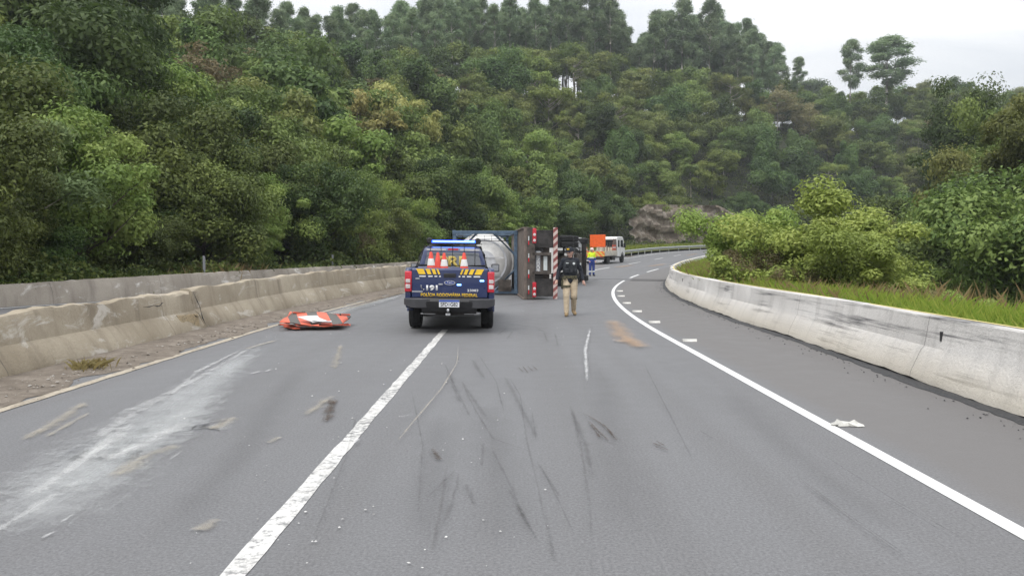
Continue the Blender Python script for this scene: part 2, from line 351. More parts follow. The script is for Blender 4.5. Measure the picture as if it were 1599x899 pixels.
class MB:
    def __init__(self): self.V = []; self.F = []
    def add(self, V, F, M=None):
        n = len(self.V); self.V += [(M @ Vector(v)) if M else Vector(v) for v in V]; self.F += [tuple(i + n for i in f) for f in F]; return self
    def box(self, c, s, rot=None, taper=1.0):
        x, y, z = s[0] / 2, s[1] / 2, s[2] / 2; t = taper
        V = [(-x, -y, -z), (x, -y, -z), (x, y, -z), (-x, y, -z), (-x * t, -y * t, z), (x * t, -y * t, z), (x * t, y * t, z), (-x * t, y * t, z)]
        M = Matrix.Translation(c) @ (Euler(rot).to_matrix().to_4x4() if rot else Matrix())
        return self.add(V, [(3, 2, 1, 0), (4, 5, 6, 7), (0, 1, 5, 4), (1, 2, 6, 5), (2, 3, 7, 6), (3, 0, 4, 7)], M)
    def tube(self, pts, radii, n=8, cap=True):
        pts = [Vector(p) for p in pts]; radii = radii if hasattr(radii, '__len__') else [radii] * len(pts)
        V = []; F = []; ref = None
        for i, p in enumerate(pts):
            d = (pts[min(i + 1, len(pts) - 1)] - pts[max(i - 1, 0)]).normalized()
            a = d.cross(ref if ref is not None and abs(d.dot(ref)) < .95 else (Vector((0, 0, 1)) if abs(d.z) < .9 else Vector((1, 0, 0)))).normalized()
            b_ = d.cross(a).normalized(); ref = b_
            for k in range(n):
                t = 2 * math.pi * k / n; V.append(p + (a * math.cos(t) + b_ * math.sin(t)) * radii[i])
        for i in range(len(pts) - 1):
            for k in range(n): F.append((i * n + k, i * n + (k + 1) % n, (i + 1) * n + (k + 1) % n, (i + 1) * n + k))
        if cap: F.append(tuple(range(n - 1, -1, -1))); F.append(tuple((len(pts) - 1) * n + k for k in range(n)))
        return self.add(V, F)
    def cyl(self, p0, p1, r, n=16): return self.tube([p0, p1], [r, r], n)
    def lathe(self, prof, n=20, M=None):
        """profile of (radius, height) about local z"""
        V = [(r * math.cos(2 * math.pi * k / n), r * math.sin(2 * math.pi * k / n), h) for r, h in prof for k in range(n)]
        F = [(i * n + k, i * n + (k + 1) % n, (i + 1) * n + (k + 1) % n, (i + 1) * n + k) for i in range(len(prof) - 1) for k in range(n)]
        F.append(tuple(range(n - 1, -1, -1))); F.append(tuple((len(prof) - 1) * n + k for k in range(n)))
        return self.add(V, F, M)
    def prism(self, poly, a, b_, axis='x'):
        """poly in the plane across the axis, extruded from a to b_"""
        def p3(p, t): return {'x': (t, p[0], p[1]), 'y': (p[0], t, p[1]), 'z': (p[0], p[1], t)}[axis]
        n = len(poly); V = [p3(p, a) for p in poly] + [p3(p, b_) for p in poly]
        F = [tuple(range(n)), tuple(range(2 * n - 1, n - 1, -1))] + [(k, n + k, n + (k + 1) % n, (k + 1) % n) for k in range(n)]
        return self.add(V, F)
    def loft(self, rings, closed=True, caps=True):
        n = len(rings[0]); V = [p for r in rings for p in r]
        m_ = n if closed else n - 1
        F = [(i * n + k, i * n + (k + 1) % n, (i + 1) * n + (k + 1) % n, (i + 1) * n + k) for i in range(len(rings) - 1) for k in range(m_)]
        if caps and closed: F.append(tuple(range(n - 1, -1, -1))); F.append(tuple((len(rings) - 1) * n + k for k in range(n)))
        return self.add(V, F)
    def mesh(self, name, smooth=35):
        me = bpy.data.meshes.new(name); me.from_pydata([tuple(v) for v in self.V], [], self.F)
        bm = bmesh.new(); bm.from_mesh(me); bmesh.ops.recalc_face_normals(bm, faces=bm.faces); bm.to_mesh(me); bm.free()
        if smooth: shade(me, smooth)
        return me
    def build(self, name, mat, parent=None, smooth=35, bevel=0., **props):
        o = link(name, self.mesh(name, smooth), mat, parent, **props)
        if bevel:
            bv = o.modifiers.new('bevel', 'BEVEL'); bv.width = bevel; bv.segments = 2; bv.limit_method = 'ANGLE'; bv.angle_limit = R(40)
        return o
def copy_tree(o, parent=None):
    c = o.copy(); COL.objects.link(c)
    if parent is not None: c.parent = parent
    for ch in o.children: copy_tree(ch, c)
    return c
FONT_CACHE = {}
def lettering(name, text, mat, parent, loc, size_w, rot, bold=.02, height=None, depth=.002):
    cu = bpy.data.curves.new('t', 'FONT'); cu.body = text; cu.align_x = 'CENTER'; cu.align_y = 'CENTER'; cu.size = 1; cu.extrude = 0; cu.offset = bold
    to = bpy.data.objects.new('t', cu); COL.objects.link(to); dg = bpy.context.evaluated_depsgraph_get()
    me = bpy.data.meshes.new_from_object(to.evaluated_get(dg)); bpy.data.objects.remove(to); me.name = name
    v = np.array([q.co[:] for q in me.vertices]); lo, hi = v.min(0), v.max(0)
    kx = size_w / (hi[0] - lo[0]); ky = (height / (hi[1] - lo[1])) if height else kx
    for q in me.vertices: q.co = ((q.co.x - (lo[0] + hi[0]) / 2) * kx, (q.co.y - (lo[1] + hi[1]) / 2) * ky, 0)
    me.materials.clear(); o = link(name, me, mat, parent); o.location = loc; o.rotation_euler = rot
    so = o.modifiers.new('thick', 'SOLIDIFY'); so.thickness = depth
    return o

# ------------------------------------------------------------------ ground and roads
def strip(name, s0, s1, ds, offs, zs, mat, jitter=None, parent=None, **props):
    """sheet that follows the road; offs / zs across it"""
    S = np.arange(s0, s1 + ds * .5, ds); n = len(offs); V = []; UV = []
    for s in S:
        for k in range(n):
            o_, z_ = offs[k], zs[k]
            if jitter: o_, z_ = jitter(s, k, o_, z_)
            V.append(pt(s, o_, z_)); UV.append((s, o_))
    F = [(i * n + k, i * n + k + 1, (i + 1) * n + k + 1, (i + 1) * n + k) for i in range(len(S) - 1) for k in range(n - 1)]
    return link(name, fmesh(name, V, F, UV, smooth=50), mat, parent, **props)
xs = np.concatenate([np.arange(-260, -60, 6), np.arange(-60, 60, 2), np.arange(60, 330, 6)]); ys = np.concatenate([np.arange(-40, 130, 2), np.arange(130, 460, 6)])
GX, GY = np.meshgrid(xs, ys); GZ = terrain(GX.ravel(), GY.ravel())
nx = len(xs)
far = MB(); tv = np.stack([GX.ravel(), GY.ravel(), GZ], 1)
tf = [(j * nx + i, j * nx + i + 1, (j + 1) * nx + i + 1, (j + 1) * nx + i) for j in range(len(ys) - 1) for i in range(nx - 1)]
link('terrain', fmesh('terrain', tv, tf, smooth=180), 'forest_floor', kind='structure')
# ground sheet on to the horizon, below the hills
link('ground', fmesh('ground', [(-3000, -600, -6.5), (3000, -600, -6.5), (3000, 3000, -6.5), (-3000, 3000, -6.5)], [(0, 1, 2, 3)]), 'forest_floor', kind='structure')
offs = list(np.linspace(-9.8, 2.6, 26))
road = strip('road', -12, 250, 1, offs, [0] * 26, 'asphalt', kind='structure')
def oz(s): return .42 - .5 * float(smooth((s - 13) / 20))
opp = strip('opposite_road', -12, 200, 1, [-15.6, -14, -12, -10.0], [0, 0, 0, 0], 'asphalt_old', lambda s, k, o, z: (o, z + oz(s)), kind='structure')
strip('edge_marking', -12, 120, 1, [-15.2, -15.05], [.004, .004], 'line_white', lambda s, k, o, z: (o, z + oz(s)), parent=opp)
rv = random.Random(7)
strip('shoulder_ground', -12, 120, .6, [-18.6, -16.6, -15.7], [.1, .42, .42], 'verge_soil', lambda s, k, o, z: (o, z + rv.uniform(-.05, .05) * (k == 1)), kind='structure')
strip('verge_ground', -12, 120, .7, [2.75, 3.3, 4.2, 5.5, 7.5, 10, 13], [-.1, .12, .22, .12, -.5, -1.7, -3.0], 'verge_soil', lambda s, k, o, z: (o, z + rv.uniform(-.1, .1) * (k > 1)), kind='structure')
dirt_edge = {}
def _dirt(s, k, o, z):
    if k == 4: o += .10 * math.sin(s * 1.7) + .08 * math.sin(s * 4.1 + 1) + rv.uniform(-.05, .05)
    return o, z + (rv.uniform(-.008, .012) if 0 < k < 4 else 0)
strip('dirt_strip', -12, 60, .25, [-9.9, -9.4, -9.1, -8.85, -8.6], [.06, .05, .035, .02, .006], 'dirt', _dirt, kind='structure')
def marking(s0, s1, off, w, mat, dz, ds=.5, wob=0.):
    return strip('road_marking', s0, s1, ds, [off - w / 2, off + w / 2], [dz, dz], mat, (lambda s, k, o, z: (o + rv.uniform(-wob, wob), z)) if wob else None, parent=road)
marking(-8, 43.8, 0, .13, 'line_white', .0045, .5)
marking(47.5, 52, .0, .15, 'line_white', .0045)
for a in (56, 66, 76, 88): marking(a, a + 5, .0, .15, 'line_white', .0045)
marking(-4, 16.6, -4.5, .135, 'line_worn', .0045, .25, .008)
for a in (58, 70, 82, 94): marking(a, a + 5, -4.4, .13, 'line_white', .0045)
marking(62, 130, -8.3, .13, 'line_white', .0045)
marking(-8, 40, -8.47, .14, 'line_dirty', .0075, .25, .012)
# expansion joint
for o0, o1, ss, ww, nm in ((.3, 2.4, 44.2, .55, 'joint'), (.3, 2.4, 45.6, .35, 'joint'), (-6.5, .1, 45.4, .16, 'joint'), (-6.0, -1.5, 44.2, .12, 'joint')):
    q = MB(); n = 14
    V = [pt(ss + ww * (j - .5) + rv.uniform(-.04, .04), o0 + (o1 - o0) * i / n, .010 + .012 * (j == 0)) for i in range(n + 1) for j in (0, 1)]
    q.add(V, [(2 * i, 2 * i + 1, 2 * i + 3, 2 * i + 2) for i in range(n)])
    if 'tar' not in MATS: plain('tar', (.030, .030, .032), .6)
    q.build('expansion_joint', 'tar', road)
# stains on the road
_dz = [.0085]
def stain(mat, pts, widths, n=14):
    P = [ground(u, v) for u, v in pts]; P2 = []; W = []
    seg = len(P) - 1
    for i in range(n + 1):
        t = i / n * seg; k = min(int(t), seg - 1); f = t - k
        P2.append(P[k].lerp(P[k + 1], f)); wi = widths if hasattr(widths, '__len__') else [widths] * len(P)
        W.append(wi[k] * (1 - f) + wi[k + 1] * f)
    _dz[0] += .00035
    V = []; UV = []; UM = []; dist = 0; rx, ry = rv.uniform(0, 50), rv.uniform(0, 50)
    for i, p in enumerate(P2):
        d = (P2[min(i + 1, n)] - P2[max(i - 1, 0)]); d.z = 0; d.normalize(); sd = Vector((d.y, -d.x, 0))
        if i: dist += (P2[i] - P2[i - 1]).length
        for j in range(3):
            q = (j - 1) * W[i] / 2; V.append(p + sd * q + Vector((0, 0, _dz[0]))); UV.append((i / n, j / 2)); UM.append((dist + rx, q + ry))
    F = [(i * 3 + j, i * 3 + j + 1, i * 3 + j + 4, i * 3 + j + 3) for i in range(n) for j in (0, 1)]
    o = link('stain', fmesh('stain', V, F, UV, UM), mat, road)
    return o
stain('dust_haze', [(-60, 870), (120, 760), (260, 655), (430, 520)], [1.6, 1.5, 1.2, .5])
stain('dust_haze', [(60, 800), (230, 690), (360, 600)], [1.0, 1.1, .5])
stain('dust_white', [(-40, 850), (60, 790), (150, 735)], [.30, .34, .2]); stain('dust_haze', [(-40, 840), (150, 700), (300, 610), (420, 535)], [1.0, 1.3, 1.0, .5]); stain('dust_haze', [(120, 720), (260, 670), (330, 630)], [.8, 1.2, .6]); stain('dust_white', [(20, 800), (130, 720), (240, 640)], [.5, .8, .5])
stain('dust_white', [(90, 730), (200, 650), (310, 590), (440, 517)], [.7, .75, .5, .25])
stain('dust_white', [(130, 735), (230, 690), (310, 650)], [.6, .7, .4])
stain('dust_white', [(240, 640), (310, 580), (400, 535)], [.3, .34, .2])
stain('dust_white', [(262, 655), (310, 640)], .2)
stain('dust_white', [(262, 722), (288, 702)], .12); stain('dust_white', [(90, 820), (120, 802)], .10); stain('dust_white', [(60, 845), (90, 830)], .08)
stain('dust_white', [(272, 583), (296, 578)], .2); stain('dust_white', [(392, 585), (408, 580)], .22); stain('dust_white', [(413, 582), (425, 577)], .2)
stain('dust_white', [(326, 660), (345, 672), (368, 652)], [.35, .5, .25])
stain('dust_tan', [(325, 675), (370, 650)], .45)
stain('dust_tan', [(20, 697), (80, 665), (150, 618)], [.25, .42, .3])
stain('dust_tan', [(150, 640), (60, 690)], .2)
stain('dust_tan', [(160, 760), (230, 715), (290, 690)], [.35, .5, .3])
stain('dust_tan', [(470, 655), (525, 615)], [.25, .42]); stain('dust_tan', [(520, 585), (533, 535)], [.34, .26]); stain('dust_tan', [(305, 835), (345, 810)], .24); stain('dust_tan', [(415, 695), (440, 683)], .22)
stain('mud', [(508, 668), (514, 645), (522, 618)], [.2, .34, .26])
stain('dust_tan', [(375, 548), (440, 530)], .3)
for p, w in (([(903, 643), (925, 655), (945, 668), (966, 690)], .06), ([(912, 652), (935, 676), (958, 698)], .07), ([(920, 662), (940, 690)], .05), ([(945, 668), (966, 694)], .05), ([(1015, 692), (1048, 708)], .06), ([(1020, 700), (1046, 706)], .05), ([(1022, 690), (1040, 700)], .05),
             ([(808, 574), (818, 584)], .07), ([(815, 572), (826, 586)], .06), ([(822, 572), (835, 584)], .06), ([(830, 572), (840, 580)], .05), ([(672, 700), (690, 725)], .16)):
    stain('mud', p, w)
for p, w in (([(720, 730), (705, 790), (690, 830)], .07), ([(715, 590), (770, 670)], .12), ([(700, 580), (722, 640)], .2), ([(780, 575), (820, 650), (845, 700)], .13), ([(790, 760), (835, 840)], .08), ([(800, 780), (845, 860)], .05),
             ([(835, 720), (880, 790)], .06), ([(850, 800), (868, 899)], .06), ([(886, 625), (915, 700), (930, 770)], .12), ([(725, 755), (742, 800)], .1), ([(1228, 738), (1320, 810), (1445, 899)], .05), ([(1380, 780), (1480, 840)], .04),
             ([(785, 538), (800, 520), (850, 522), (858, 545)], .12), ([(780, 505), (862, 516)], .16), ([(800, 520), (855, 528)], .10), ([(866, 520), (872, 545)], .1), ([(1090, 675), (1115, 690)], .08), ([(755, 690), (752, 740)], .07),
             ([(735, 560), (760, 600)], .14), ([(940, 470), (1035, 455)], .06), ([(830, 640), (838, 700)], .05), ([(660, 790), (715, 735)], .06)):
    stain('skid', p, w, 18)
for p, w in (([(716, 590), (740, 640), (770, 690), (860, 720)], .05), ([(782, 572), (812, 620), (822, 690), (838, 760), (868, 899)], .045), ([(690, 560), (716, 620), (742, 670)], .06), ([(700, 720), (690, 790), (668, 899)], .07), ([(760, 690), (800, 770), (830, 850)], .05), ([(886, 620), (905, 690), (920, 790), (926, 899)], .06), ([(838, 720), (868, 780), (905, 860)], .04),
             ([(640, 600), (660, 700), (650, 850)], .05), ([(1000, 560), (1040, 640), (1100, 760)], .05), ([(1225, 735), (1330, 815), (1450, 899)], .035), ([(1260, 700), (1400, 790), (1560, 880)], .03), ([(560, 640), (540, 720), (470, 899)], .05), ([(770, 530), (790, 515), (840, 516), (870, 530)], .10), ([(740, 545), (775, 600), (790, 660)], .05)):
    stain('skid', p, w, 40)
for p, w in (([(690, 640), (672, 740), (655, 880)], .5), ([(930, 560), (960, 700), (1010, 899)], .7), ([(760, 620), (775, 740), (790, 899)], .6), ([(480, 560), (380, 700), (230, 880)], .6), ([(1120, 600), (1250, 720), (1420, 860)], .5)):
    stain('wear', p, w, 30)
stain('scrape', [(923, 508), (914, 550), (918, 622)], [.10, .16, .08], 24)
stain('dust_tan', [(717, 520), (714, 570), (690, 610), (640, 670), (612, 705)], [.05, .05, .05, .06, .06], 26); stain('scrape', [(620, 657), (648, 651)], .05); stain('scrape', [(550, 700), (562, 690)], .07)
stain('sand', [(955, 498), (968, 520), (985, 548)], [.7, .9, .6]); stain('sand', [(978, 528), (1004, 548)], .7)
stain('sand', [(960, 418), (990, 414)], [2.2, 1.2]); stain('sand', [(1010, 417), (1042, 412)], [1.8, 1.2]); stain('sand', [(1070, 400), (1090, 396)], [1.5, 1.])
stain('soil', [(975, 402), (990, 399)], 3.0)
stain('dust_haze', [(440, 520), (560, 480), (632, 462)], [.5, 1.2, .8]); stain('dust_white', [(600, 470), (632, 460)], .5)
stain('soil', [(520, 490), (600, 465), (640, 455)], [.5, 1.4, 1.0]); stain('dust_tan', [(420, 520), (520, 490), (620, 462)], [.3, .5, .5])
stain('oil', [(800, 460), (880, 455)], 1.2); stain('skid', [(780, 480), (870, 470)], .5)

# ------------------------------------------------------------------ barriers
def barrier(name, s0, s1, ds, prof, mat, jit=None, zbase=0.0):
    """concrete profile [(off, z)] swept along the road"""
    S = np.arange(s0, s1 + 1e-6, ds); n = len(prof); V = []; UV = []; run = [0]
    for i in range(1, n): run.append(run[-1] + math.hypot(prof[i][0] - prof[i-1][0], prof[i][1] - prof[i-1][1]))
    for s in S:
        for k, (o_, z_) in enumerate(prof):
            if jit: o_, z_ = jit(s, k, o_, z_)
            V.append(pt(s, o_, z_ + zbase)); UV.append((s, z_))
    F = [(i * n + k, i * n + k + 1, (i + 1) * n + k + 1, (i + 1) * n + k) for i in range(len(S) - 1) for k in range(n - 1)]
    F += [tuple(range(n)), tuple(len(V) - 1 - k for k in range(n))]
    return link(name, fmesh(name, V, F, UV, smooth=28), mat)
def rsh(s): return -.36 * (1 - smooth((s - 5) / 11))
def jr(s, k, o, z):
    o += float(rsh(s))
    if k == 0: z = .045 + .012 * math.sin(s * 1.3) + rv.uniform(-.012, .012)
    return o + .006 * math.sin(s * .9 + k), z + .004 * math.sin(s * .6)
rb_ = barrier('concrete_barrier', -6, 100, .25, [(2.36, .05), (2.37, .12), (2.50, .40), (2.545, .46), (2.60, .835), (2.615, .85), (2.80, .85), (2.815, .83), (2.86, .42), (3.0, .10), (3.0, -.2)], 'concrete_white', jr)
tag(rb_, 'whitewashed concrete safety barrier along the grassy verge, scuffed with black marks', 'barrier')
plain('yellow_top', (.62, .52, .22), .8)
S = np.arange(-6, 60, .5); V = [pt(s, o + float(rsh(s)), .8535) for s in S for o in (2.735, 2.80)]
link('top_stripe', fmesh('top_stripe', V, [(2*i, 2*i+1, 2*i+3, 2*i+2) for i in range(len(S) - 1)]), 'yellow_top', rb_)
# short drain slots in the right barrier
for s_, z_ in ((6.4, .55), (9.6, .62), (29, .62)):
    for dz in ((0,) if s_ != 29 else (0,)):
        q = MB(); p = pt(s_, 2.562 + float(rsh(s_)), z_); a = path(s_)[2]
        q.box((0, 0, 0), (.03, .03, .12)); ob = q.build('drain_slot', 'tar', rb_); ob.location = p; ob.rotation_euler = (0, 0, -a)
# broken tar edge in front of the right barrier
S = np.arange(-6, 75, .14); V = []
for s in S:
    w = .07 + .07 * abs(math.sin(s * 1.1) * math.sin(s * .37 + 1)) + rv.uniform(0, .05)
    for o_, z_ in ((2.62, .03), (2.40, .028 + rv.uniform(0, .012)), (2.36 - w * .6, .018 + rv.uniform(0, .015)), (2.36 - w, .005)): V.append(pt(s, o_ + float(rsh(s)) + rv.uniform(-.015, .015), z_))
link('tar_edge', fmesh('tar_edge', V, [(i*4+k, i*4+k+1, i*4+k+5, i*4+k+4) for i in range(len(S) - 1) for k in range(3)], smooth=20), 'tar', road)
# left near barrier in two cast lengths, broken where they meet
sB = 16.35
def jl(s, k, o, z):
    z *= 1 + .17 * float(smooth((s - 14) / 13)); brk = max(0, 1 - abs(s - sB) / 1.0)
    if k in (4, 5, 6): z += .018 * math.sin(s * 2.3) + .012 * math.sin(s * 5.1 + 1) + rv.uniform(-.014, .014)
    if k in (1, 2): z += rv.uniform(-.012, .012)
    o += .012 * math.sin(s * 1.1 + k) + (rv.uniform(-.05, .05) * brk if k in (2, 3, 4) else 0)
    if k == 5 and brk > .5: z -= .05 * rv.random()
    return o, z
profL = [(-9.62, -.02), (-9.64, .10), (-9.80, .36), (-9.87, .42), (-9.93, .78), (-9.96, .83), (-10.14, .84), (-10.18, -.15)]
lb1 = barrier('concrete_barrier', -8, sB - .05, .15, profL, 'concrete_tan', jl)
tag(lb1, 'tan weathered concrete barrier with rough top, ending at a broken crack', 'barrier')
lb2 = barrier('concrete_barrier', sB + .06, 84, .2, [(o - .05, z * 1.03) for o, z in profL], 'concrete_tan', jl)
tag(lb2, 'dirty concrete barrier running from the crack to behind the pickup truck', 'barrier')
q = MB()
q.add([pt(sB - .9, -9.66, .06), pt(sB - .25, -9.63, .05), pt(sB - .12, -9.74, .36), pt(sB - .95, -9.80, .40), pt(sB - .9, -9.85, .06), pt(sB - .25, -9.85, .05), pt(sB - .12, -9.9, .36), pt(sB - .95, -9.9, .40)],
      [(0, 1, 2, 3), (4, 5, 6, 7), (0, 1, 5, 4), (1, 2, 6, 5), (2, 3, 7, 6), (3, 0, 4, 7)]); q.build('broken_slab', 'concrete_break', lb1, None, .02)
for (sa, za, sb_, zb) in ((sB - .06, .82, sB + .1, .12), (sB - .95, .38, sB - .8, .02), (sB - .5, .38, sB - .15, .30), (sB - 2.2, .66, sB - 1.6, .64), (sB - 1.6, .64, sB - 1.5, .70)):
    q = MB(); A = pt(sa, -9.83 - .1 * za, za); B = pt(sb_, -9.80 - .1 * zb, zb)
    A.x += .045 if za > .5 else .07; B.x += .075 if zb > .3 else .125
    mid = A.lerp(B, .5) + Vector((0, .03, .02)); q.tube([A, A.lerp(B, .3) + Vector((0, .03, 0)), mid, B.lerp(A, .2) - Vector((0, .03, 0)), B], [.003, .010, .007, .012, .003], 5)
    q.build('crack', 'tar', lb1)
fb = barrier('concrete_parapet', -8, 150, .3, [(-15.45, -.15), (-15.50, .60), (-15.56, .80), (-15.58, .86), (-15.80, .87), (-15.82, .30)], 'concrete_grey',
             lambda s, k, o, z: (o + .01 * math.sin(s * 2 + k), z + (rv.uniform(-.012, .012) if k in (3, 4) else 0)))
tag(fb, 'low grey concrete parapet with peeling white paint at the foot of the forest', 'barrier')
# loose stones and litter on the dirt strip, and chips over the road
def pebbles(name, spots, mat, parent=None, seed=1, flat=.6):
    r_ = np.random.RandomState(seed); V = []; F = []
    base = np.array([(1, 0, 0), (-1, 0, 0), (0, 1, 0), (0, -1, 0), (0, 0, 1), (0, 0, -.6)], float)
    fc = [(0, 2, 4), (2, 1, 4), (1, 3, 4), (3, 0, 4), (2, 0, 5), (1, 2, 5), (3, 1, 5), (0, 3, 5)]
    for p, s in spots:
        b_ = base * r_.uniform(.6, 1.3, (6, 3)) * s * np.array([1, 1, flat]); a = r_.uniform(0, 6.28)
        x = b_[:, 0] * math.cos(a) - b_[:, 1] * math.sin(a); y = b_[:, 0] * math.sin(a) + b_[:, 1] * math.cos(a)
        n = len(V); V += [(p[0] + x[i], p[1] + y[i], p[2] + b_[i, 2]) for i in range(6)]; F += [tuple(i + n for i in f) for f in fc]
    return link(name, fmesh(name, V, F), mat, parent)
m, N, L, b = nmat('stones'); v = vecs(N, L)
L.new(ramp(N, L, noise(N, L, v, 9, 3), [(.35, (.07, .06, .05)), (.5, (.20, .17, .14)), (.65, (.42, .40, .37))]), b.inputs['Base Color']); b.inputs['Roughness'].default_value = .95
sp = []
for i in range(2600):
    s = rv.uniform(6, 34); o_ = -9.7 + abs(rv.gauss(0, .5))
    if o_ < -8.3: sp.append((pt(s, o_, .035), rv.choice([.008, .012, .012, .018, .03])))
tag(pebbles('roadside_gravel', sp, 'stones', None, 2), 'loose gravel and rubble along the foot of the tan barrier', 'gravel')['kind'] = 'stuff'
sp = []
for i in range(190):
    u = rv.uniform(250, 900) if i % 3 else rv.uniform(380, 700); v = 425 + 470 * rv.random() ** 1.8
    p = ground(u, max(v, 452)); s_, o_ = inv([p.x], [p.y])
    if -8.4 < o_[0] < 1.5: sp.append((p + Vector((0, 0, .014)), rv.choice([.004, .006, .009]) * (1 + .05 * p.y)))
plain('chips', (.60, .59, .57), .8, wear=.5, wscale=3)
tag(pebbles('crash_chips', sp, 'chips', None, 3, .5), 'pale chips of crash debris scattered over the left lane', 'debris')['kind'] = 'stuff'
sp = []
for i in range(420):
    s = rv.uniform(5, 45); sp.append((pt(s, 2.2 + float(rsh(s)) - abs(rv.gauss(0, .2)), .008), rv.choice([.006, .01, .016])))
tag(pebbles('tar_crumbs', sp, 'tar', None, 4), 'dark asphalt crumbs beside the foot of the whitewashed barrier', 'debris')['kind'] = 'stuff'
# road studs beside the right edge line
plain('stud_white', (.62, .61, .57), .6, wear=.3)
STUD = MB().prism([(-.055, 0), (.055, 0), (.03, .045), (-.03, .045)], -.13, .13, 'x').mesh('road_stud')
for i, (u, v) in enumerate(((1066, 533), (1021, 504), (1001, 487), (988, 474), (980, 463), (975, 455))):
    p = ground(u, v); s_, o_ = inv([p.x], [p.y])
    o = link('road_stud', STUD, None if i else 'stud_white'); o.location = pt(float(s_[0]), .28, .003); o.rotation_euler = (0, 0, -path(float(s_[0]))[2] + rv.uniform(-.1, .1))
    tag(o, 'small white raised road stud beside the solid edge line', 'road stud', 'road studs along the edge line')
# guardrail beyond the crash
plain('galvanised', (.36, .38, .36), .6, .2, wear=.3)
gr = thing('guardrail', 'galvanised steel guardrail in front of the rock cutting', 'guardrail', pt(86, -9.7))
gm = gr.matrix_basis.inverted() if False else Matrix.Translation(-pt(86, -9.7))
S = np.arange(86, 190, 1.0); pr = [(-.02, .48), (.05, .54), (-.02, .61), (.05, .68), (-.02, .76)]
q = MB(); q.loft([[pt(s, -9.65 + a, h * (1 if s > 88 else .55 + .225 * (s - 86))) for a, h in pr] for s in S], False, False); q.V = [gm @ v for v in q.V]
ob = q.build('rail', 'galvanised', gr, 60); so = ob.modifiers.new('t', 'SOLIDIFY'); so.thickness = .02
for s in np.arange(87, 190, 4.0):
    q = MB(); q.box(gm @ pt(s, -9.78, .33), (.1, .14, .86)); q.build('post', 'galvanised', gr)
# rock cutting behind the guardrail
rr = np.random.RandomState(11); S = np.arange(121, 151, .6); Zs = np.linspace(-.6, 6.6, 22); V = []
ph = [(rr.uniform(.05, .9), rr.uniform(.1, 1.2), rr.uniform(0, 6.28), rr.uniform(.15, .6)) for _ in range(16)]
for s in S:
    hgt = np.interp(s, [121, 123, 127, 145, 151], [.7, 1.0, 1.15, 1.2, .9])
    for k, z in enumerate(Zs):
        d = sum(a * math.sin(s * f1 * 2 + z * f2 * 2 + p) for f1, f2, p, a in ph) * .22
        d += .85 * (math.floor(z * .9 + math.sin(s * .3)) % 2) + rr.uniform(-.12, .12)
        V.append(pt(s, -18.4 - z * .14 + d * .7, .2 + z * hgt))
n = len(Zs); F = [(i*n+k, i*n+k+1, (i+1)*n+k+1, (i+1)*n+k) for i in range(len(S)-1) for k in range(n-1)]
link('rock_cutting', fmesh('rock_cutting', V, F, smooth=25), 'rock', kind='structure')
# ground between guardrail and rock
strip('verge_ground', 80, 185, 2, [-17.2, -14, -10.4], [.75, .75, .25], 'verge_soil', kind='structure')
# ------------------------------------------------------------------ vegetation
RS = np.random.RandomState(21)
def leaves_mesh(name, P, Nn, Ln, Wd, tint, rs, droop=0.):
    """one folded quad per leaf or leaf spray: P centres, Nn facing"""
    n = len(P)
    Nn = Nn / (np.linalg.norm(Nn, axis=1, keepdims=True) + 1e-9)
    t = rs.normal(size=(n, 3)); t[:, 2] -= droop
    t -= (t * Nn).sum(1, keepdims=True) * Nn; t /= np.linalg.norm(t, axis=1, keepdims=True) + 1e-9
    b_ = np.cross(Nn, t)
    l = (Ln * rs.uniform(.65, 1.3, n))[:, None] * .5; w = (Wd * rs.uniform(.65, 1.3, n))[:, None] * .5
    V = np.empty((n, 4, 3)); V[:, 0] = P - t * l; V[:, 2] = P + t * l - Nn * l * .25
    V[:, 1] = P + b_ * w + Nn * w * .3; V[:, 3] = P - b_ * w + Nn * w * .3
    return raw_quads(name, V.reshape(-1, 3), np.arange(4 * n), np.repeat(tint, 4))
def raw_quads(name, V, idx, tint):
    me = bpy.data.meshes.new(name); nf = len(idx) // 4
    me.vertices.add(len(V)); me.vertices.foreach_set('co', V.astype(np.float32).ravel())
    me.loops.add(len(idx)); me.loops.foreach_set('vertex_index', idx.astype(np.int32))
    me.polygons.add(nf); me.polygons.foreach_set('loop_start', np.arange(0, 4 * nf, 4, dtype=np.int32))
    try: me.polygons.foreach_set('loop_total', np.full(nf, 4, np.int32))
    except Exception: pass
    me.update(calc_edges=True)
    a = me.attributes.new('tint', 'FLOAT', 'POINT'); a.data.foreach_set('value', np.clip(tint, 0, 1).astype(np.float32))
    return me
def ell(rs, n, c, r, lo=.45, up=.25):
    """points in an ellipsoid shell, with facings"""
    d = rs.normal(size=(n, 3)); d[:, 2] += up; d /= np.linalg.norm(d, axis=1, keepdims=True)
    k = lo + (1 - lo) * rs.uniform(0, 1, n) ** .6
    return c + d * r * k[:, None], d
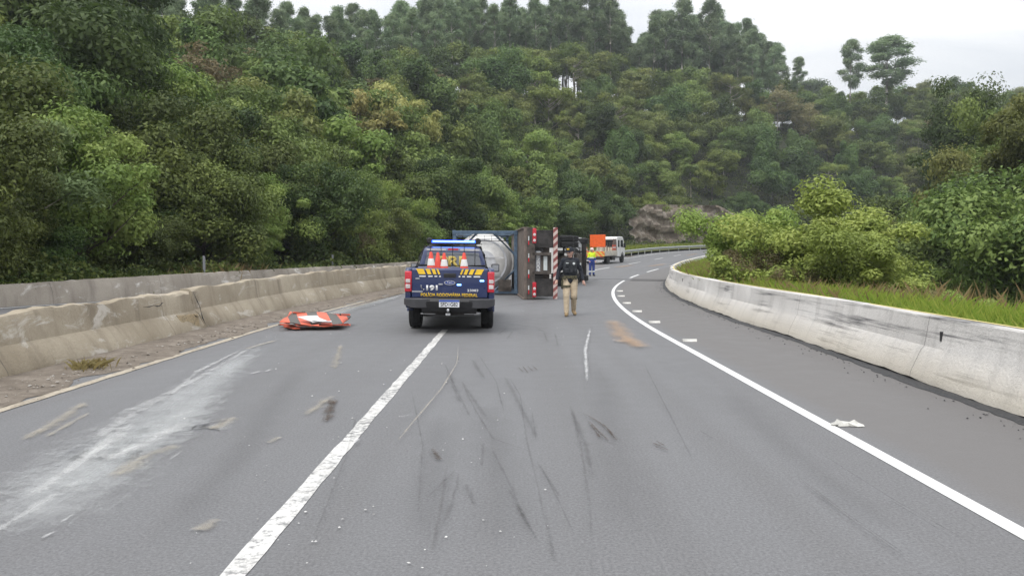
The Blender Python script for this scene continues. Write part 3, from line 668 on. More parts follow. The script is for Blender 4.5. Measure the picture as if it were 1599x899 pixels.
def make_tree(seed, h, rad, crown_lo, nclump, nleaf, L_, W_, clump_r=(.9, 1.5), flat=.6, shape='dome', lean=0., trunk_r=.16, droop=.3, gaps=.0):
    """returns (trunk mesh, crown mesh) standing at the origin"""
    rs = np.random.RandomState(seed); C = []; zc = (crown_lo + h) / 2; rz = (h - crown_lo) / 2
    tries = 0
    while len(C) < nclump and tries < 4000:
        tries += 1
        d = rs.normal(size=3); d /= np.linalg.norm(d)
        if shape == 'dome': d[2] = d[2] * .9 + .15; k = rs.uniform(.35, .7) if rs.uniform() < .25 else rs.uniform(.8, 1.0)
        elif shape == 'layer': k = rs.uniform(.3, 1.0)
        else: k = rs.uniform(.2, .95)
        lob = 1 + .36 * math.sin(3 * math.atan2(d[1], d[0]) + seed) * math.cos(2.3 * d[2] + seed * 1.7)
        c = np.array([d[0] * rad * k * lob, d[1] * rad * k * lob, zc + d[2] * rz * k * lob])
        if shape == 'layer': c[2] = crown_lo + (h - crown_lo) * (math.floor(rs.uniform(0, 4)) + .5 + rs.uniform(-.15, .15)) / 4 * (1 - .35 * (math.hypot(c[0], c[1]) / rad) ** 2)
        if c[2] > h: continue
        C.append(c)
    C = np.array(C); P = []; D = []; T = []
    for c in C:
        cr = clump_r[0] * .8 + (clump_r[1] * 1.15 - clump_r[0] * .8) * rs.uniform() ** 1.4; m_ = int(nleaf / nclump * rs.uniform(.6, 1.4) * (cr / np.mean(clump_r)) ** 2)
        r3 = np.array([cr, cr, cr * flat]) * rs.uniform(.85, 1.15, 3)
        p, d = ell(rs, m_, c, r3, .35)
        # sub-tufts break the outline up
        tu = rs.normal(size=(m_, 3)) * cr * .10; p = p + tu
        k = rs.randint(0, max(1, int(6 * cr)), m_); off = rs.normal(size=(max(1, int(6 * cr)), 3)) * cr * .22; p = p + off[k]
        P.append(p); D.append(d + rs.normal(size=(m_, 3)) * .34 + np.array([0, 0, .35])); T.append(np.full(m_, rs.uniform(.22, .78)) + rs.normal(size=m_) * .10)
    P = np.concatenate(P); D = np.concatenate(D); T = np.concatenate(T)
    P[:, 0] += lean * np.clip(P[:, 2], 0, None) / h
    crown = leaves_mesh('crown', P, D, L_, W_, T, rs, droop)
    q = MB(); top = crown_lo + (h - crown_lo) * .55
    pts = []; rr_ = []
    for i in range(7):
        t = i / 6; pts.append((lean * t * top / h + .12 * math.sin(t * 5 + seed) * t, .12 * math.cos(t * 4 + seed) * t, -.5 + t * (top + .5))); rr_.append(trunk_r * (1.15 - .8 * t))
    q.tube(pts, rr_, 7)
    order = rs.permutation(len(C))[:min(16, len(C))]
    for i in order:
        c = C[i]; z0 = min(top, max(crown_lo * .75, c[2] - .6 * math.hypot(c[0], c[1]))); t = (z0 + .5) / (top + .5)
        a = Vector((lean * t * top / h, 0, z0)); e = Vector((c[0] + lean * c[2] / h, c[1], c[2] - .1)); mid = a.lerp(e, .5) + Vector((0, 0, -.08 * (e - a).length))
        q.tube([a, mid, e], [trunk_r * .42, trunk_r * .25, .015], 5, False)
    return q.mesh('trunk', 60), crown
def make_euc(seed, h, nleaf, L_, W_, bare=.42):
    rs = np.random.RandomState(seed); P = []; D = []; T = []; q = MB()
    bend = rs.normal(size=2) * .35
    def ax(z): return np.array([bend[0] * (z / h) ** 2, bend[1] * (z / h) ** 2, z])
    nb = 38; C = []
    for i in range(nb):
        z = h * (bare + (1 - bare) * (i + rs.uniform(-.3, .3)) / nb) ; f = (z / h - bare) / (1 - bare)
        r = rs.uniform(.25, 1.15) * (2.7 * math.sqrt(max(.02, 1 - f)) * min(1, .45 + f * 1.6)); a = rs.uniform(0, 6.28)
        c = ax(min(z, h * .97)) + np.array([r * math.cos(a), r * math.sin(a), .35 * r]); C.append(c)
        cr = rs.uniform(.45, 1.05) * (1.1 - .2 * f); m_ = int(nleaf / nb)
        p, d = ell(rs, m_, c, np.array([cr, cr, cr * .85]), .35); p += rs.normal(size=(m_, 3)) * .22
        P.append(p); D.append(d + rs.normal(size=(m_, 3)) * .7); T.append(np.full(m_, rs.uniform(.25, .75)) + rs.normal(size=m_) * .12)
        z0 = max(h * bare * .8, c[2] - r * 1.1); q.tube([ax(z0), c], [.07, .02], 4, False)
    c = ax(h * .95); p, d = ell(rs, int(nleaf / 14), c, np.array([.9, .9, 1.0]), .3); P.append(p); D.append(d); T.append(np.full(len(p), .6))
    P = np.concatenate(P); D = np.concatenate(D); T = np.concatenate(T)
    q.tube([ax(h * t) - np.array([0, 0, .5 * (t == 0)]) for t in np.linspace(0, .95, 8)], list(np.linspace(.26, .05, 8)), 6)
    return q.mesh('trunk', 60), leaves_mesh('crown', P, D, L_, W_, T, rs, 1.0)
def make_palm(seed, h, nf, fl):
    rs = np.random.RandomState(seed); V = []; T = []
    for i in range(nf):
        a = 6.283 * i / nf + rs.uniform(-.2, .2); el = rs.uniform(-.2, 1.25); L_ = fl * rs.uniform(.8, 1.1); tn = rs.uniform(.3, .7)
        d = np.array([math.cos(a), math.sin(a)]); p = np.array([0, 0, h]); ang = el
        for k in range(26):
            st = L_ / 26; p = p + np.array([d[0] * math.cos(ang), d[1] * math.cos(ang), math.sin(ang)]) * st; ang -= .085 + .05 * k / 26
            if k < 3: continue
            ll = .75 * (1 - abs(k / 26 - .45)) * rs.uniform(.6, 1.15)
            for sgn in (-1, 1):
                sd = np.array([-d[1] * sgn, d[0] * sgn, 0]); tip = p + sd * ll * .55 + np.array([d[0] * .1, d[1] * .1, -ll * rs.uniform(.6, .95)]); w = np.array([d[0], d[1], 0]) * .028
                V += [p - w, p + w, tip + w * .4, tip - w * .4]; T += [tn] * 4
    q = MB().tube([(0, 0, -.5), (.1, 0, h * .5), (0, 0, h)], [.16, .12, .11], 8)
    V = np.array(V); return q.mesh('trunk', 60), raw_quads('crown', V, np.arange(len(V)), np.array(T))
def make_bare(seed, h, spread, r0=.13):
    rs = random.Random(seed); q = MB()
    def grow(p, d, l, r, dep):
        e = p + d * l; m_ = p.lerp(e, .5) + Vector((rs.uniform(-1, 1), rs.uniform(-1, 1), 0)) * l * .08
        q.tube([p, m_, e], [r, r * .85, r * .62], 6 if dep < 2 else 4, False)
        if dep >= 5 or r < .012: return
        for _ in range(rs.choice([2, 2, 3])):
            nd = (d + Vector((rs.uniform(-1, 1), rs.uniform(-1, 1), rs.uniform(-.2, .7))) * spread).normalized(); grow(e, nd, l * rs.uniform(.55, .8), r * .6, dep + 1)
    grow(Vector((0, 0, -.4)), Vector((rs.uniform(-.1, .1), rs.uniform(-.1, .1), 1)).normalized(), h * .42, r0, 0)
    return q.mesh('branches', 60)
PROTO = {}
def proto(key, mats, gen):
    t, c = gen; t.materials.append(MATS[mats[0]]); c.materials.append(MATS[mats[1]]); PROTO.setdefault(key, []).append((t, c))
# near trees: fine leaves; far trees: leaf sprays
for i in range(2): proto('near_mid', ('bark', 'leaf_mid'), make_tree(100 + i, 6.5, 2.9, .7, 46, 24000, .20, .10, (.55, 1.05), .65))
proto('near_dark', ('bark_dark', 'leaf_dark'), make_tree(110, 7.5, 3.0, 1.0, 46, 22000, .22, .11, (.6, 1.1), .7))
proto('near_light', ('bark', 'leaf_light'), make_tree(120, 6.0, 2.6, .4, 52, 26000, .18, .09, (.45, .85), .6))
proto('tall_dark', ('bark_pale', 'leaf_dark'), make_tree(141, 14, 4.0, 3.5, 62, 36000, .25, .12, (.6, 1.35), .6, 'fill', trunk_r=.2))
proto('tall_mid', ('bark_pale', 'leaf_mid'), make_tree(142, 14, 4.0, 4.0, 56, 34000, .25, .12, (.6, 1.3), .5, 'fill', trunk_r=.2))
proto('tall_olive', ('bark_pale', 'leaf_olive'), make_tree(143, 14, 3.8, 5.0, 44, 26000, .25, .11, (.6, 1.2), .45, 'layer', trunk_r=.2))
proto('near_olive', ('bark', 'leaf_olive'), make_tree(123, 6.2, 2.6, .8, 44, 20000, .18, .09, (.5, .95), .6))
proto('near_layer', ('bark', 'leaf_light'), make_tree(125, 7.0, 5.0, 1.0, 60, 30000, .26, .10, (.8, 1.5), .28, 'layer'))
proto('near_pale', ('bark_pale', 'leaf_pale'), make_tree(128, 5.6, 2.3, 2.4, 14, 9000, .22, .07, (.6, 1.0), .32, 'layer', trunk_r=.09))
for i in range(2): proto('bush_bright', ('bark', 'leaf_bright'), make_tree(130 + i, 3.5, 2.0, .05, 50, 32000, .115, .055, (.28, .56), .8, 'fill', trunk_r=.06))
proto('bush_brown', ('bark', 'leaf_brown'), make_tree(135, 1.8, 1.2, .0, 24, 9000, .075, .03, (.2, .4), .9, 'fill', trunk_r=.03))
for i in range(3): proto('far_mid', ('bark', 'leaf_mid'), make_tree(200 + i, 9.5, 3.5, 2.0, 34, 14000, .38, .20, (.75, 1.5), .62))
for i in range(2): proto('far_dark', ('bark_dark', 'leaf_dark'), make_tree(210 + i, 10, 3.5, 2.0, 30, 14000, .38, .21, (.8, 1.6), .65))
for i in range(2): proto('far_olive', ('bark', 'leaf_olive'), make_tree(220 + i, 9, 3.3, 2.4, 30, 12000, .36, .18, (.75, 1.4), .5))
proto('far_light', ('bark', 'leaf_light'), make_tree(230, 8.5, 3.2, 1.6, 32, 12000, .36, .18, (.7, 1.3), .5))
for i in range(2): proto('far_vine', ('bark_dark', 'leaf_dark' if i else 'leaf_mid'), make_tree(270 + i, 11, 2.3, .6, 34, 13000, .34, .17, (.5, 1.0), 1.5, 'fill', droop=1.0))
for i in range(2): proto('far_open', ('bark_pale', 'leaf_light' if i else 'leaf_olive'), make_tree(275 + i, 11.5, 3.9, 4.5, 17, 7500, .34, .16, (.7, 1.5), .42, 'dome', trunk_r=.24))
proto('far_layer', ('bark_pale', 'leaf_mid'), make_tree(235, 10, 4.4, 4.5, 30, 11000, .36, .16, (.9, 1.6), .28, 'layer'))
proto('far_brown', ('bark_pale', 'leaf_brown'), make_tree(240, 9, 3.2, 2.4, 30, 6500, .32, .14, (.7, 1.3), .5))
for i in range(4): proto('euc', ('bark_euc', 'leaf_euc'), make_euc(300 + i, 22 + i * 1.2, 10500, .36, .15, (.34, .50, .44, .58)[i]))
proto('yellow', ('bark', 'leaf_yellow'), make_tree(250, 8.5, 3.3, 4.5, 22, 9000, .30, .16, (.5, .95), .6))
proto('umbrella', ('bark_pale', 'leaf_dark'), make_tree(260, 13, 5.4, 8.6, 46, 16000, .34, .18, (.9, 1.5), .42, 'layer', lean=-1.6, trunk_r=.26))
proto('palm', ('bark', 'leaf_palm'), make_palm(270, 6.5, 18, 2.8))
proto('slim', ('bark_pale', 'leaf_mid'), make_tree(280, 9, 1.7, 5.6, 14, 4500, .28, .14, (.5, .9), .55, trunk_r=.11))
KIND_NAMES = {'far_vine': 'vine_covered_tree', 'far_open': 'open_crowned_tree', 'tall_dark': 'broadleaf_tree', 'tall_mid': 'broadleaf_tree', 'tall_olive': 'broadleaf_tree', 'near_olive': 'broadleaf_tree', 'near_mid': 'broadleaf_tree', 'near_dark': 'broadleaf_tree', 'near_light': 'broadleaf_tree', 'near_layer': 'spreading_tree', 'near_pale': 'slender_tree', 'bush_bright': 'leafy_bush', 'bush_brown': 'dry_bush',
  'far_mid': 'broadleaf_tree', 'far_dark': 'broadleaf_tree', 'far_olive': 'broadleaf_tree', 'far_light': 'broadleaf_tree', 'far_layer': 'spreading_tree', 'far_brown': 'dry_tree', 'euc': 'eucalyptus_tree', 'yellow': 'flowering_tree', 'umbrella': 'umbrella_tree', 'palm': 'palm_tree', 'slim': 'slender_tree'}
rt = random.Random(5)
PLACED = []
def tree(kind, x, y, label, group=None, sc=1., scz=None, rot=None, var=None, z=None, cat='tree'):
    pr = PROTO[kind]; t, c = pr[var if var is not None else rt.randrange(len(pr))]
    o = thing(KIND_NAMES[kind], label, cat, (x, y, (H(x, y) if z is None else z) - .05), (0, 0, rot if rot is not None else rt.uniform(0, 6.28)), group)
    o.scale = (sc, sc, scz or sc)
    link('trunk', t, None, o); link('crown', c, None, o); PLACED.append((x, y, sc)); return o
def tree_px(kind, u, off, vtop, label, base_h, group=None, wide=1., **kw):
    """stand a tree at road offset off on the bearing of column u, sized so that its top reaches row vtop"""
    x, y = column(u, off); z = kw.pop('z', None); z = H(x, y) if z is None else z
    d = ray(u, vtop); h = CAM_H + d.z * (y / d.y) - z; k = max(.3, h / base_h)
    return tree(kind, x, y, label, group, k * wide, k, z=z, **kw)
# --- the trees one can single out
tree_px('near_light', 125, -18.0, 183, 'bright yellow-green rounded tree standing against the parapet beside the pale slender tree', 6.0, wide=.95, rot=.4)
tree_px('near_pale', 30, -17.4, 175, 'slender pale-trunked tree with flat tiers of greyish leaves behind the parapet', 5.6, wide=1.0, rot=1.2)
tree_px('near_mid', 330, -18.6, 236, 'broad mid-green tree behind the parapet between the bright tree and the spreading tree', 6.5, wide=.95, var=0)
tree_px('near_layer', 500, -19.0, 262, 'wide flat-tiered light-green spreading tree close behind the parapet', 7.0, wide=.85, rot=.3)
tree_px('near_layer', 600, -20.0, 285, 'lower light-green spreading tree whose tiers lean over a dry bush by the parapet', 7.0, wide=.85, rot=2.3)
tree_px('near_dark', 690, -20.0, 245, 'dark rounded tree behind the parapet above the pickup truck', 7.5, wide=1.0)
tree_px('near_mid', 755, -20.5, 262, 'rounded green tree behind the parapet above the overturned tank', 6.5, wide=.9, var=1)
tree_px('near_dark', 20, -24, 60, 'tall dark tree rising behind the slender pale-trunked tree', 7.5, wide=.8)
tree_px('near_dark', 230, -19.5, 300, 'dark low tree in the gap between bright tree and broad mid-green tree', 7.5, wide=.9)
tree_px('near_mid', -20, -18.0, 290, 'dense green bush-like tree beside the parapet under the slender pale tree', 6.5, wide=1.1, var=0)
tree_px('near_mid', 210, -18.0, 330, 'low green tree hugging the parapet under the bright yellow-green tree', 6.5, wide=1.2, var=1)
tree_px('near_light', 400, -18.3, 350, 'low fresh-green tree by the parapet beside a patch of dry grass', 6.0, wide=1.2)
tree_px('near_dark', 60, -17.9, 330, 'low dark bushy tree by the parapet at the foot of the pale slender tree', 7.5, wide=1.3)
tree_px('near_mid', 640, -18.6, 330, 'small green tree by the parapet next to the light bar of the pickup', 6.5, wide=1.2, var=0)
tree_px('yellow', 560, -32, 150, 'tree crowned with pale yellow blossom on the forest slope', 8.5, wide=.9)
tree_px('yellow', 625, -33, 152, 'second yellow-blossomed crown leaning right on the forest slope', 8.5, wide=.8)
tree_px('palm', 345, -30, 188, 'drooping palm half hidden in the forest behind the broad mid-green tree', 7.2, wide=1.0)
tree_px('palm', 1425, 24, 262, 'feathery palm with drooping fronds in the hollow beyond the whitewashed barrier', 7.2, wide=1.1)
tree_px('umbrella', 1268, 34, 128, 'dark flat-crowned tree on a leaning pale trunk above the bright bush', 13, wide=.8, rot=0.)
tree_px('slim', 1512, 22, 300, 'thin pale-trunked sapling standing among shrubs in the hollow', 9, wide=.9)
tree_px('bush_bright', 1280, 6.2, 292, 'large bright-green bush on the verge behind the whitewashed barrier', 3.5, cat='bush', wide=1.3, var=0)
tree_px('bush_bright', 1170, 4.9, 312, 'rounded bright-green bush beside the bend where the whitewashed barrier starts', 3.5, cat='bush', wide=1.0, var=1)
tree_px('bush_bright', 1345, 6.8, 345, 'lower bright-green bush on the right flank of the large verge bush', 3.5, cat='bush', wide=1.3, var=1, rot=2.)
tree_px('bush_brown', 1185, 4.6, 372, 'brownish twiggy bush below the rounded bright-green bush', 1.8, cat='bush', wide=.9)
tree_px('bush_brown', 1245, 5.2, 405, 'reddish dry bush in front of the large bright-green bush', 1.8, cat='bush', wide=.9)
tree_px('bush_brown', 560, -17.0, 350, 'dry brown bush among the tiers of the spreading trees', 1.8, cat='bush', wide=.9)
tree_px('bush_brown', 1410, 6.5, 440, 'small ochre bush at the end of the bright verge bushes', 1.8, cat='bush', wide=1.2)
tree_px('bush_bright', 1500, 6.0, 462, 'small green shrub behind the yellow-topped barrier edge', 3.5, cat='bush', wide=1.4, var=0)
tree_px('near_dark', 1600, 20, 320, 'dark tree at the lip of the hollow behind the whitewashed barrier', 7.5, wide=.9)
tree_px('near_mid', 1395, 20, 330, 'green tree standing lower than the verge beside the bright bush', 6.5, wide=.9, var=1)
tree_px('near_light', 1565, 17, 385, 'round fresh-green shrubby tree low in the hollow', 6.0, wide=1.1)
tree_px('near_dark', 1470, 21, 330, 'dark leafy tree in the hollow behind the thin pale sapling', 7.5, wide=.95)
for kind, u, off, vt, bh, w_, lab in (('tall_dark', 1490, 25, 112, 14, .75, 'tall dark tree with ivy-clad trunk in the hollow behind the sapling'), ('tall_mid', 1565, 25, 120, 14, .75, 'tall green tree at the far bank of the hollow below the bare grey tree'), ('tall_olive', 1435, 29, 125, 14, .8, 'tall olive tree standing behind the palm'),
        ('tall_mid', 1355, 29, 160, 14, .75, 'tall green tree between the flat-crowned tree and the palm'), ('tall_dark', 1300, 27, 215, 14, .85, 'dark tree at the foot of the leaning pale trunk'), ('near_light', 1385, 25, 270, 6.0, .7, 'yellow-green tree next to the feathery palm'), ('near_olive', 1530, 22, 240, 6.2, .7, 'olive tree with dead branches in front in the hollow'), ('tall_olive', 1608, 22, 130, 14, .8, 'tall dark tree at the edge of the hollow below the bare tree'),
        ('tall_mid', 1210, 22, 262, 14, 1.0, 'green tree rising behind the two bright verge bushes'), ('near_light', 1465, 19, 330, 6.0, .8, 'fresh-green small tree below the tall dark tree in the hollow'), ('tall_mid', 1250, 26, 240, 14, .95, 'tall green tree behind the large bright verge bush')):
    tree_px(kind, u, off, vt, lab, bh, wide=w_)
for u, vt, off, sc_, lab in ((1322, 62, -74, 1.0, 'slender lone eucalyptus standing apart on the ridge skyline'), (1378, 56, -76, 2.0, 'broad lone eucalyptus beside the slender one on the ridge skyline')):
    x, y = column(u, off); z = H(x, y); d = ray(u, vt); h = CAM_H + d.z * (y / d.y) - z
    tree('euc', x, y, lab, 'lone eucalyptus pair on the skyline', h / 23 * sc_ * 1.25, h / 23, var=(0 if sc_ < 1 else 1), rot=2.2)
for u, off, vt, sd, lab in ((1585, 34, 140, 4, 'bare grey tree reaching above the canopy at the end of the ridge'), (1555, 18, 235, 5, 'dead whitish branches sticking out of the hollow'), (410, -17.6, 285, 6, 'thin dead branches standing beside the wide spreading tree')):
    x, y = column(u, off); z = H(x, y); d = ray(u, vt); h = CAM_H + d.z * (y / d.y) - z
    me = make_bare(sd, 1.0, .75, .016); me.materials.append(MATS['bark_pale']); o = link('bare_tree', me); o.location = (x, y, z); o.scale = (h, h, h); tag(o, lab, 'tree')
    PLACED.append((x, y, .5))
# --- forest scattered over the slopes
LAB = {'far_vine': 'narrow tree hung with vines in the hillside forest', 'far_open': 'pale-limbed tree with a gappy crown in the hillside forest', 'slim': 'slim pale-trunked sapling in the hillside forest', 'far_mid': 'mid-green broadleaf tree in the hillside forest', 'far_dark': 'dark-green dense tree in the hillside forest', 'far_olive': 'olive-green airy tree in the hillside forest',
       'far_light': 'light-green tree among the darker hillside forest', 'far_layer': 'pale-trunked flat-tiered tree in the hillside forest', 'far_brown': 'brownish half-dry tree in the hillside forest', 'euc': 'tall pale-trunked eucalyptus in the stand along the ridge'}
GRP = {k: v.split(' in ')[0].split(' among ')[0] + 's of the forest' for k, v in LAB.items()}; GRP['euc'] = 'eucalyptus stand along the ridge'
def zone(kind, s, d):
    a = 'above the tan barrier' if s < 68 else 'above the overturned tank' if s < 100 else 'above the white service truck' if s < 118 else 'above the rock cutting' if s < 178 else 'beyond the rock cutting'
    b_ = 'lower' if d < 16 else 'middle' if d < 38 else 'upper'
    return LAB[kind].split(' in the')[0].split(' among the')[0] + (' in the ridge stand ' if kind == 'euc' else ' on the ' + b_ + ' forest slope ') + a
def visible(x, y, z, mh=12, mg=90):
    if y < 8: return False
    u0, v0 = pix((x, y, z)); u1, v1 = pix((x, y, z + mh)); return -mg < u0 < 1599 + mg and v1 < 899 and v0 > -20
cand = []
for i in range(9000):
    s = rt.uniform(6, 275); o = -17.2 - rt.random() ** 1.1 * 82
    cand.append((s, o))
pts_f = []
for s, o in cand:
    p = pt(s, o); d = -o - 16.2
    if s > 114 and s < 153 and d < 4.6: continue
    x, y = p.x, p.y; r = 3.4 + .017 * math.hypot(x, y)
    r *= 1.0 if d > 5 else .85
    if any((x - a) ** 2 + (y - c) ** 2 < r * r for a, c, *_ in pts_f): continue
    if any((x - a) ** 2 + (y - c) ** 2 < (1.6 * k + .8) ** 2 for a, c, k in PLACED): continue
    z = H(x, y)
    if d > 60 and 40 < s < 186: continue
    if not visible(x, y, z): continue
    pts_f.append((x, y, z, d, s))
print('forest', len(pts_f))
for x, y, z, d, s in pts_f:
    if math.hypot(x, y) < 62:
        kind = rt.choice(['near_mid', 'near_dark', 'near_mid', 'near_light']); sc = rt.uniform(.9, 1.3) * np.interp(d, [0, 3, 12, 20], [.6, .8, 1.3, 1.5]); kl = {'near_mid': 'leafy mid-green', 'near_dark': 'leafy dark-green', 'near_light': 'leafy yellow-green'}[kind]
        tree(kind, x, y, kl + ' tree on the lower slope above the parapet', kl + ' trees of the lower slope', sc, sc, z=z); continue
    k = rt.random(); left = s < 45
    if d < 9: kind = rt.choice(['far_mid', 'far_mid', 'far_dark', 'far_light'])
    elif k < .26: kind = 'far_mid'
    elif k < .43: kind = 'far_dark'
    elif k < .58: kind = 'far_olive'
    elif k < .69: kind = 'far_vine'
    elif k < .81: kind = 'far_open'
    elif k < .87: kind = 'far_light'
    elif k < .91: kind = 'far_layer' if s < 190 else 'far_mid'
    elif k < .95: kind = 'slim'
    else: kind = 'far_brown'
    sc = rt.uniform(.85, 1.3) * (np.interp(d, [0, 3, 12, 20], [.5, .62, 1.0, 1.15])); tree(kind, x, y, zone(kind, s, d), GRP[kind], sc * rt.uniform(.92, 1.12), sc, z=z)
# hollow on the right
pts_h = []
for i in range(1500):
    x = rt.uniform(8, 75); y = rt.uniform(12, 105); s_, o_ = inv([x], [y]); e = o_[0] - 3
    if e < 15: continue
    up_ = pix((x, y, 0))[0]
    if abs(up_ - 1430) < 50 and y < 50: continue
    r = 2.5 + .015 * e
    if any((x - a) ** 2 + (y - c) ** 2 < r * r for a, c, *_ in pts_h): continue
    if any((x - a) ** 2 + (y - c) ** 2 < (1.5 * k + .8) ** 2 for a, c, k in PLACED): continue
    z = H(x, y)
    if not visible(x, y, z): continue
    pts_h.append((x, y, z, e))
print('hollow', len(pts_h))
LABH = {k: LAB[k].replace('hillside forest', 'hollow beyond the whitewashed barrier').replace('among the darker', 'in the') for k in ('far_mid', 'far_dark', 'far_olive', 'far_light')}
for x, y, z, e in pts_h:
    if math.hypot(x, y) < 58:
        kind = rt.choice(['near_mid', 'near_dark', 'near_dark', 'near_mid', 'near_light', 'near_olive', 'near_olive']); sc = rt.uniform(.75, 1.2) * (1.0 + .01 * e); kl = {'near_mid': 'leafy mid-green', 'near_dark': 'leafy dark-green', 'near_light': 'leafy yellow-green', 'near_olive': 'leafy olive'}[kind]
        tree(kind, x, y, kl + ' tree on the near bank of the hollow behind the verge', kl + ' trees of the hollow', sc, sc, z=z); continue
    kind = rt.choice(['far_mid', 'far_dark', 'far_dark', 'far_olive', 'far_mid', 'far_light'])
    top = .62 + .010 * e + rt.uniform(0, .25); tree(kind, x, y, LABH[kind], GRP[kind] + ' in the hollow', top * rt.uniform(.85, 1.05), top, z=z)
# eucalyptus stand along the ridge
pts_e = []
for i in range(4000):
    s = rt.uniform(40, 190); d = rt.uniform(58, 88 if s > 135 else 72); p = pt(s, -16.2 - d)
    if any((p.x - a) ** 2 + (p.y - c) ** 2 < 4.1 ** 2 for a, c, *_ in pts_e): continue
    z = H(p.x, p.y); u0, v0 = pix((p.x, p.y, z + 10)) if p.y > 8 else (-999, 0)
    if not (-60 < u0 < 1250) or v0 < -160: continue
    pts_e.append((p.x, p.y, z, u0, s))
rt.shuffle(pts_e); pts_e = pts_e[:280]
print('euc', len(pts_e))
for x, y, z, u, s in pts_e:
    k = rt.uniform(.82, 1.12) * np.interp(u, [0, 480, 700, 850, 900, 1000, 1040, 1090, 1190, 1245], [.82, .80, .95, 1.0, 1.32, 1.0, 1.12, 1.28, 1.24, .88]); tree('euc', x, y, zone('euc', s, 70), GRP['euc'], k * 1.12, k, z=z)
# undergrowth over the forest floor
def scatter(n, fn):
    out = []
    while len(out) < n: out.append(fn())
    return np.array(out)
ru = np.random.RandomState(9); n = 26000
s = ru.uniform(4, 275, n); o = -17.0 - ru.uniform(0, 1, n) ** 1.3 * 70
xy = np.array([pt(a, c)[:2] for a, c in zip(s, o)])
x2 = ru.uniform(8, 75, n // 3); y2 = ru.uniform(8, 105, n // 3); s2, o2 = inv(x2, y2); ok = o2 > 9.5
xy = np.concatenate([xy, np.stack([x2[ok], y2[ok]], 1)]); z = terrain(xy[:, 0], xy[:, 1])
k = 6; P = np.repeat(np.column_stack([xy, z]), k, 0) + ru.normal(size=(len(xy) * k, 3)) * np.array([.55, .55, .3]) + np.array([0, 0, .5])
T = np.repeat(ru.uniform(.1, .9, len(xy)), k)
ns = 6000; bs = ru.uniform(8, 70, ns); bo_ = -15.95 - np.abs(ru.normal(size=ns)) * 1.1; bz = np.array([pt(a, c, .45)[:] for a, c in zip(bs, bo_)]); hgt = ru.uniform(.1, 1.0, ns)
P = np.concatenate([P, np.repeat(bz, 8, 0) + ru.normal(size=(ns * 8, 3)) * .16 + np.repeat(np.stack([0 * hgt, 0 * hgt, hgt * np.abs(np.sin(bs * .8) * np.sin(bs * .31 + 1))], 1), 8, 0)]); T = np.concatenate([T, np.repeat(ru.uniform(.2, 1.0, ns), 8)])
Lu = np.clip(np.hypot(P[:, 0], P[:, 1]) * .0058, .12, .45)
me = leaves_mesh('undergrowth', P, ru.normal(size=P.shape) + np.array([0, 0, .8]), Lu, Lu * .55, T, ru, .3)
link('undergrowth', me, 'undergrowth', kind='stuff', label='dense low undergrowth covering the forest floor', category='undergrowth')
# grasses
def grass(name, spots, h0, h1, w, mat, rs, label, lean=.35):
    n = len(spots); h = rs.uniform(h0, h1, n); a = rs.uniform(0, 6.28, n); dx = np.cos(a) * w; dy = np.sin(a) * w
    lx = rs.normal(size=n) * lean * h; ly = rs.normal(size=n) * lean * h; V = np.empty((n, 4, 3)); S_ = np.asarray(spots)
    V[:, 0] = S_ + np.stack([-dx, -dy, -.05 + 0 * h], 1); V[:, 1] = S_ + np.stack([dx, dy, -.05 + 0 * h], 1)
    V[:, 2] = S_ + np.stack([dx * .5 + lx * .45, dy * .5 + ly * .45, h * .6], 1); V[:, 3] = S_ + np.stack([lx, ly, h], 1)
    me = raw_quads(name, V.reshape(-1, 3), np.arange(4 * n), np.repeat(np.clip(.5 + rs.normal(size=n) * .2, 0, 1), 4))
    return link(name, me, mat, kind='stuff', label=label, category='grass')
def vz(s, o): return np.interp(o, [2.75, 3.3, 4.2, 5.5, 7.5, 10, 13], [-.1, .12, .22, .12, -.5, -1.7, -3.0])
sp = []
for i in range(100000):
    s = 6 + 60 * ru.uniform() ** 1.4; o = 3.15 + abs(ru.normal()) * 1.8
    if o < 8.5 and ru.uniform() < .35 + .65 * abs(math.sin(s * .9 + o) * math.sin(o * 1.7 - s * .4)): sp.append(pt(s, o, vz(s, o)))
grass('verge_grass', sp, .22, .75, .0045, 'grass', ru, 'tall yellow-green grass on the verge behind the whitewashed barrier')
sp = [pt(14 + 41 * ru.uniform(), 3.3 + abs(ru.normal()) * 2.4, .1) for i in range(5000)]
grass('dry_grass', sp, .35, .95, .005, 'grass_dry', ru, 'dry seed stalks mixed through the verge grass')
sp = [pt(8 + 75 * ru.uniform(), -15.9 - abs(ru.normal()) * .9, .38) for i in range(7000)]
grass('parapet_grass', sp, .2, .6, .014, 'grass', ru, 'green weeds growing behind the low parapet')
sp = [pt(31 + ru.normal() * 1.5, -16.5 + ru.normal() * .4, .38) for i in range(500)] + [pt(10.9 + ru.normal() * .14, -9.05 + ru.normal() * .12, .02) for i in range(0)]
grass('dry_grass', sp, .4, .9, .010, 'grass_dry', ru, 'clump of dry straw-coloured grass behind the parapet')
sp = [pt(10.9 + ru.normal() * .16, -9.1 + ru.normal() * .1, .02) for i in range(170)]
grass('dry_grass', sp, .05, .16, .004, 'grass_dry', ru, 'small dry tuft on the dirt strip at the tan barrier', .9)
sp = [pt(84 + 100 * ru.uniform(), -10.6 - ru.uniform() * 6, .5) for i in range(14000)]
grass('cutting_grass', sp, .2, .7, .03, 'grass', ru, 'grass strip between the guardrail and the rock cutting')
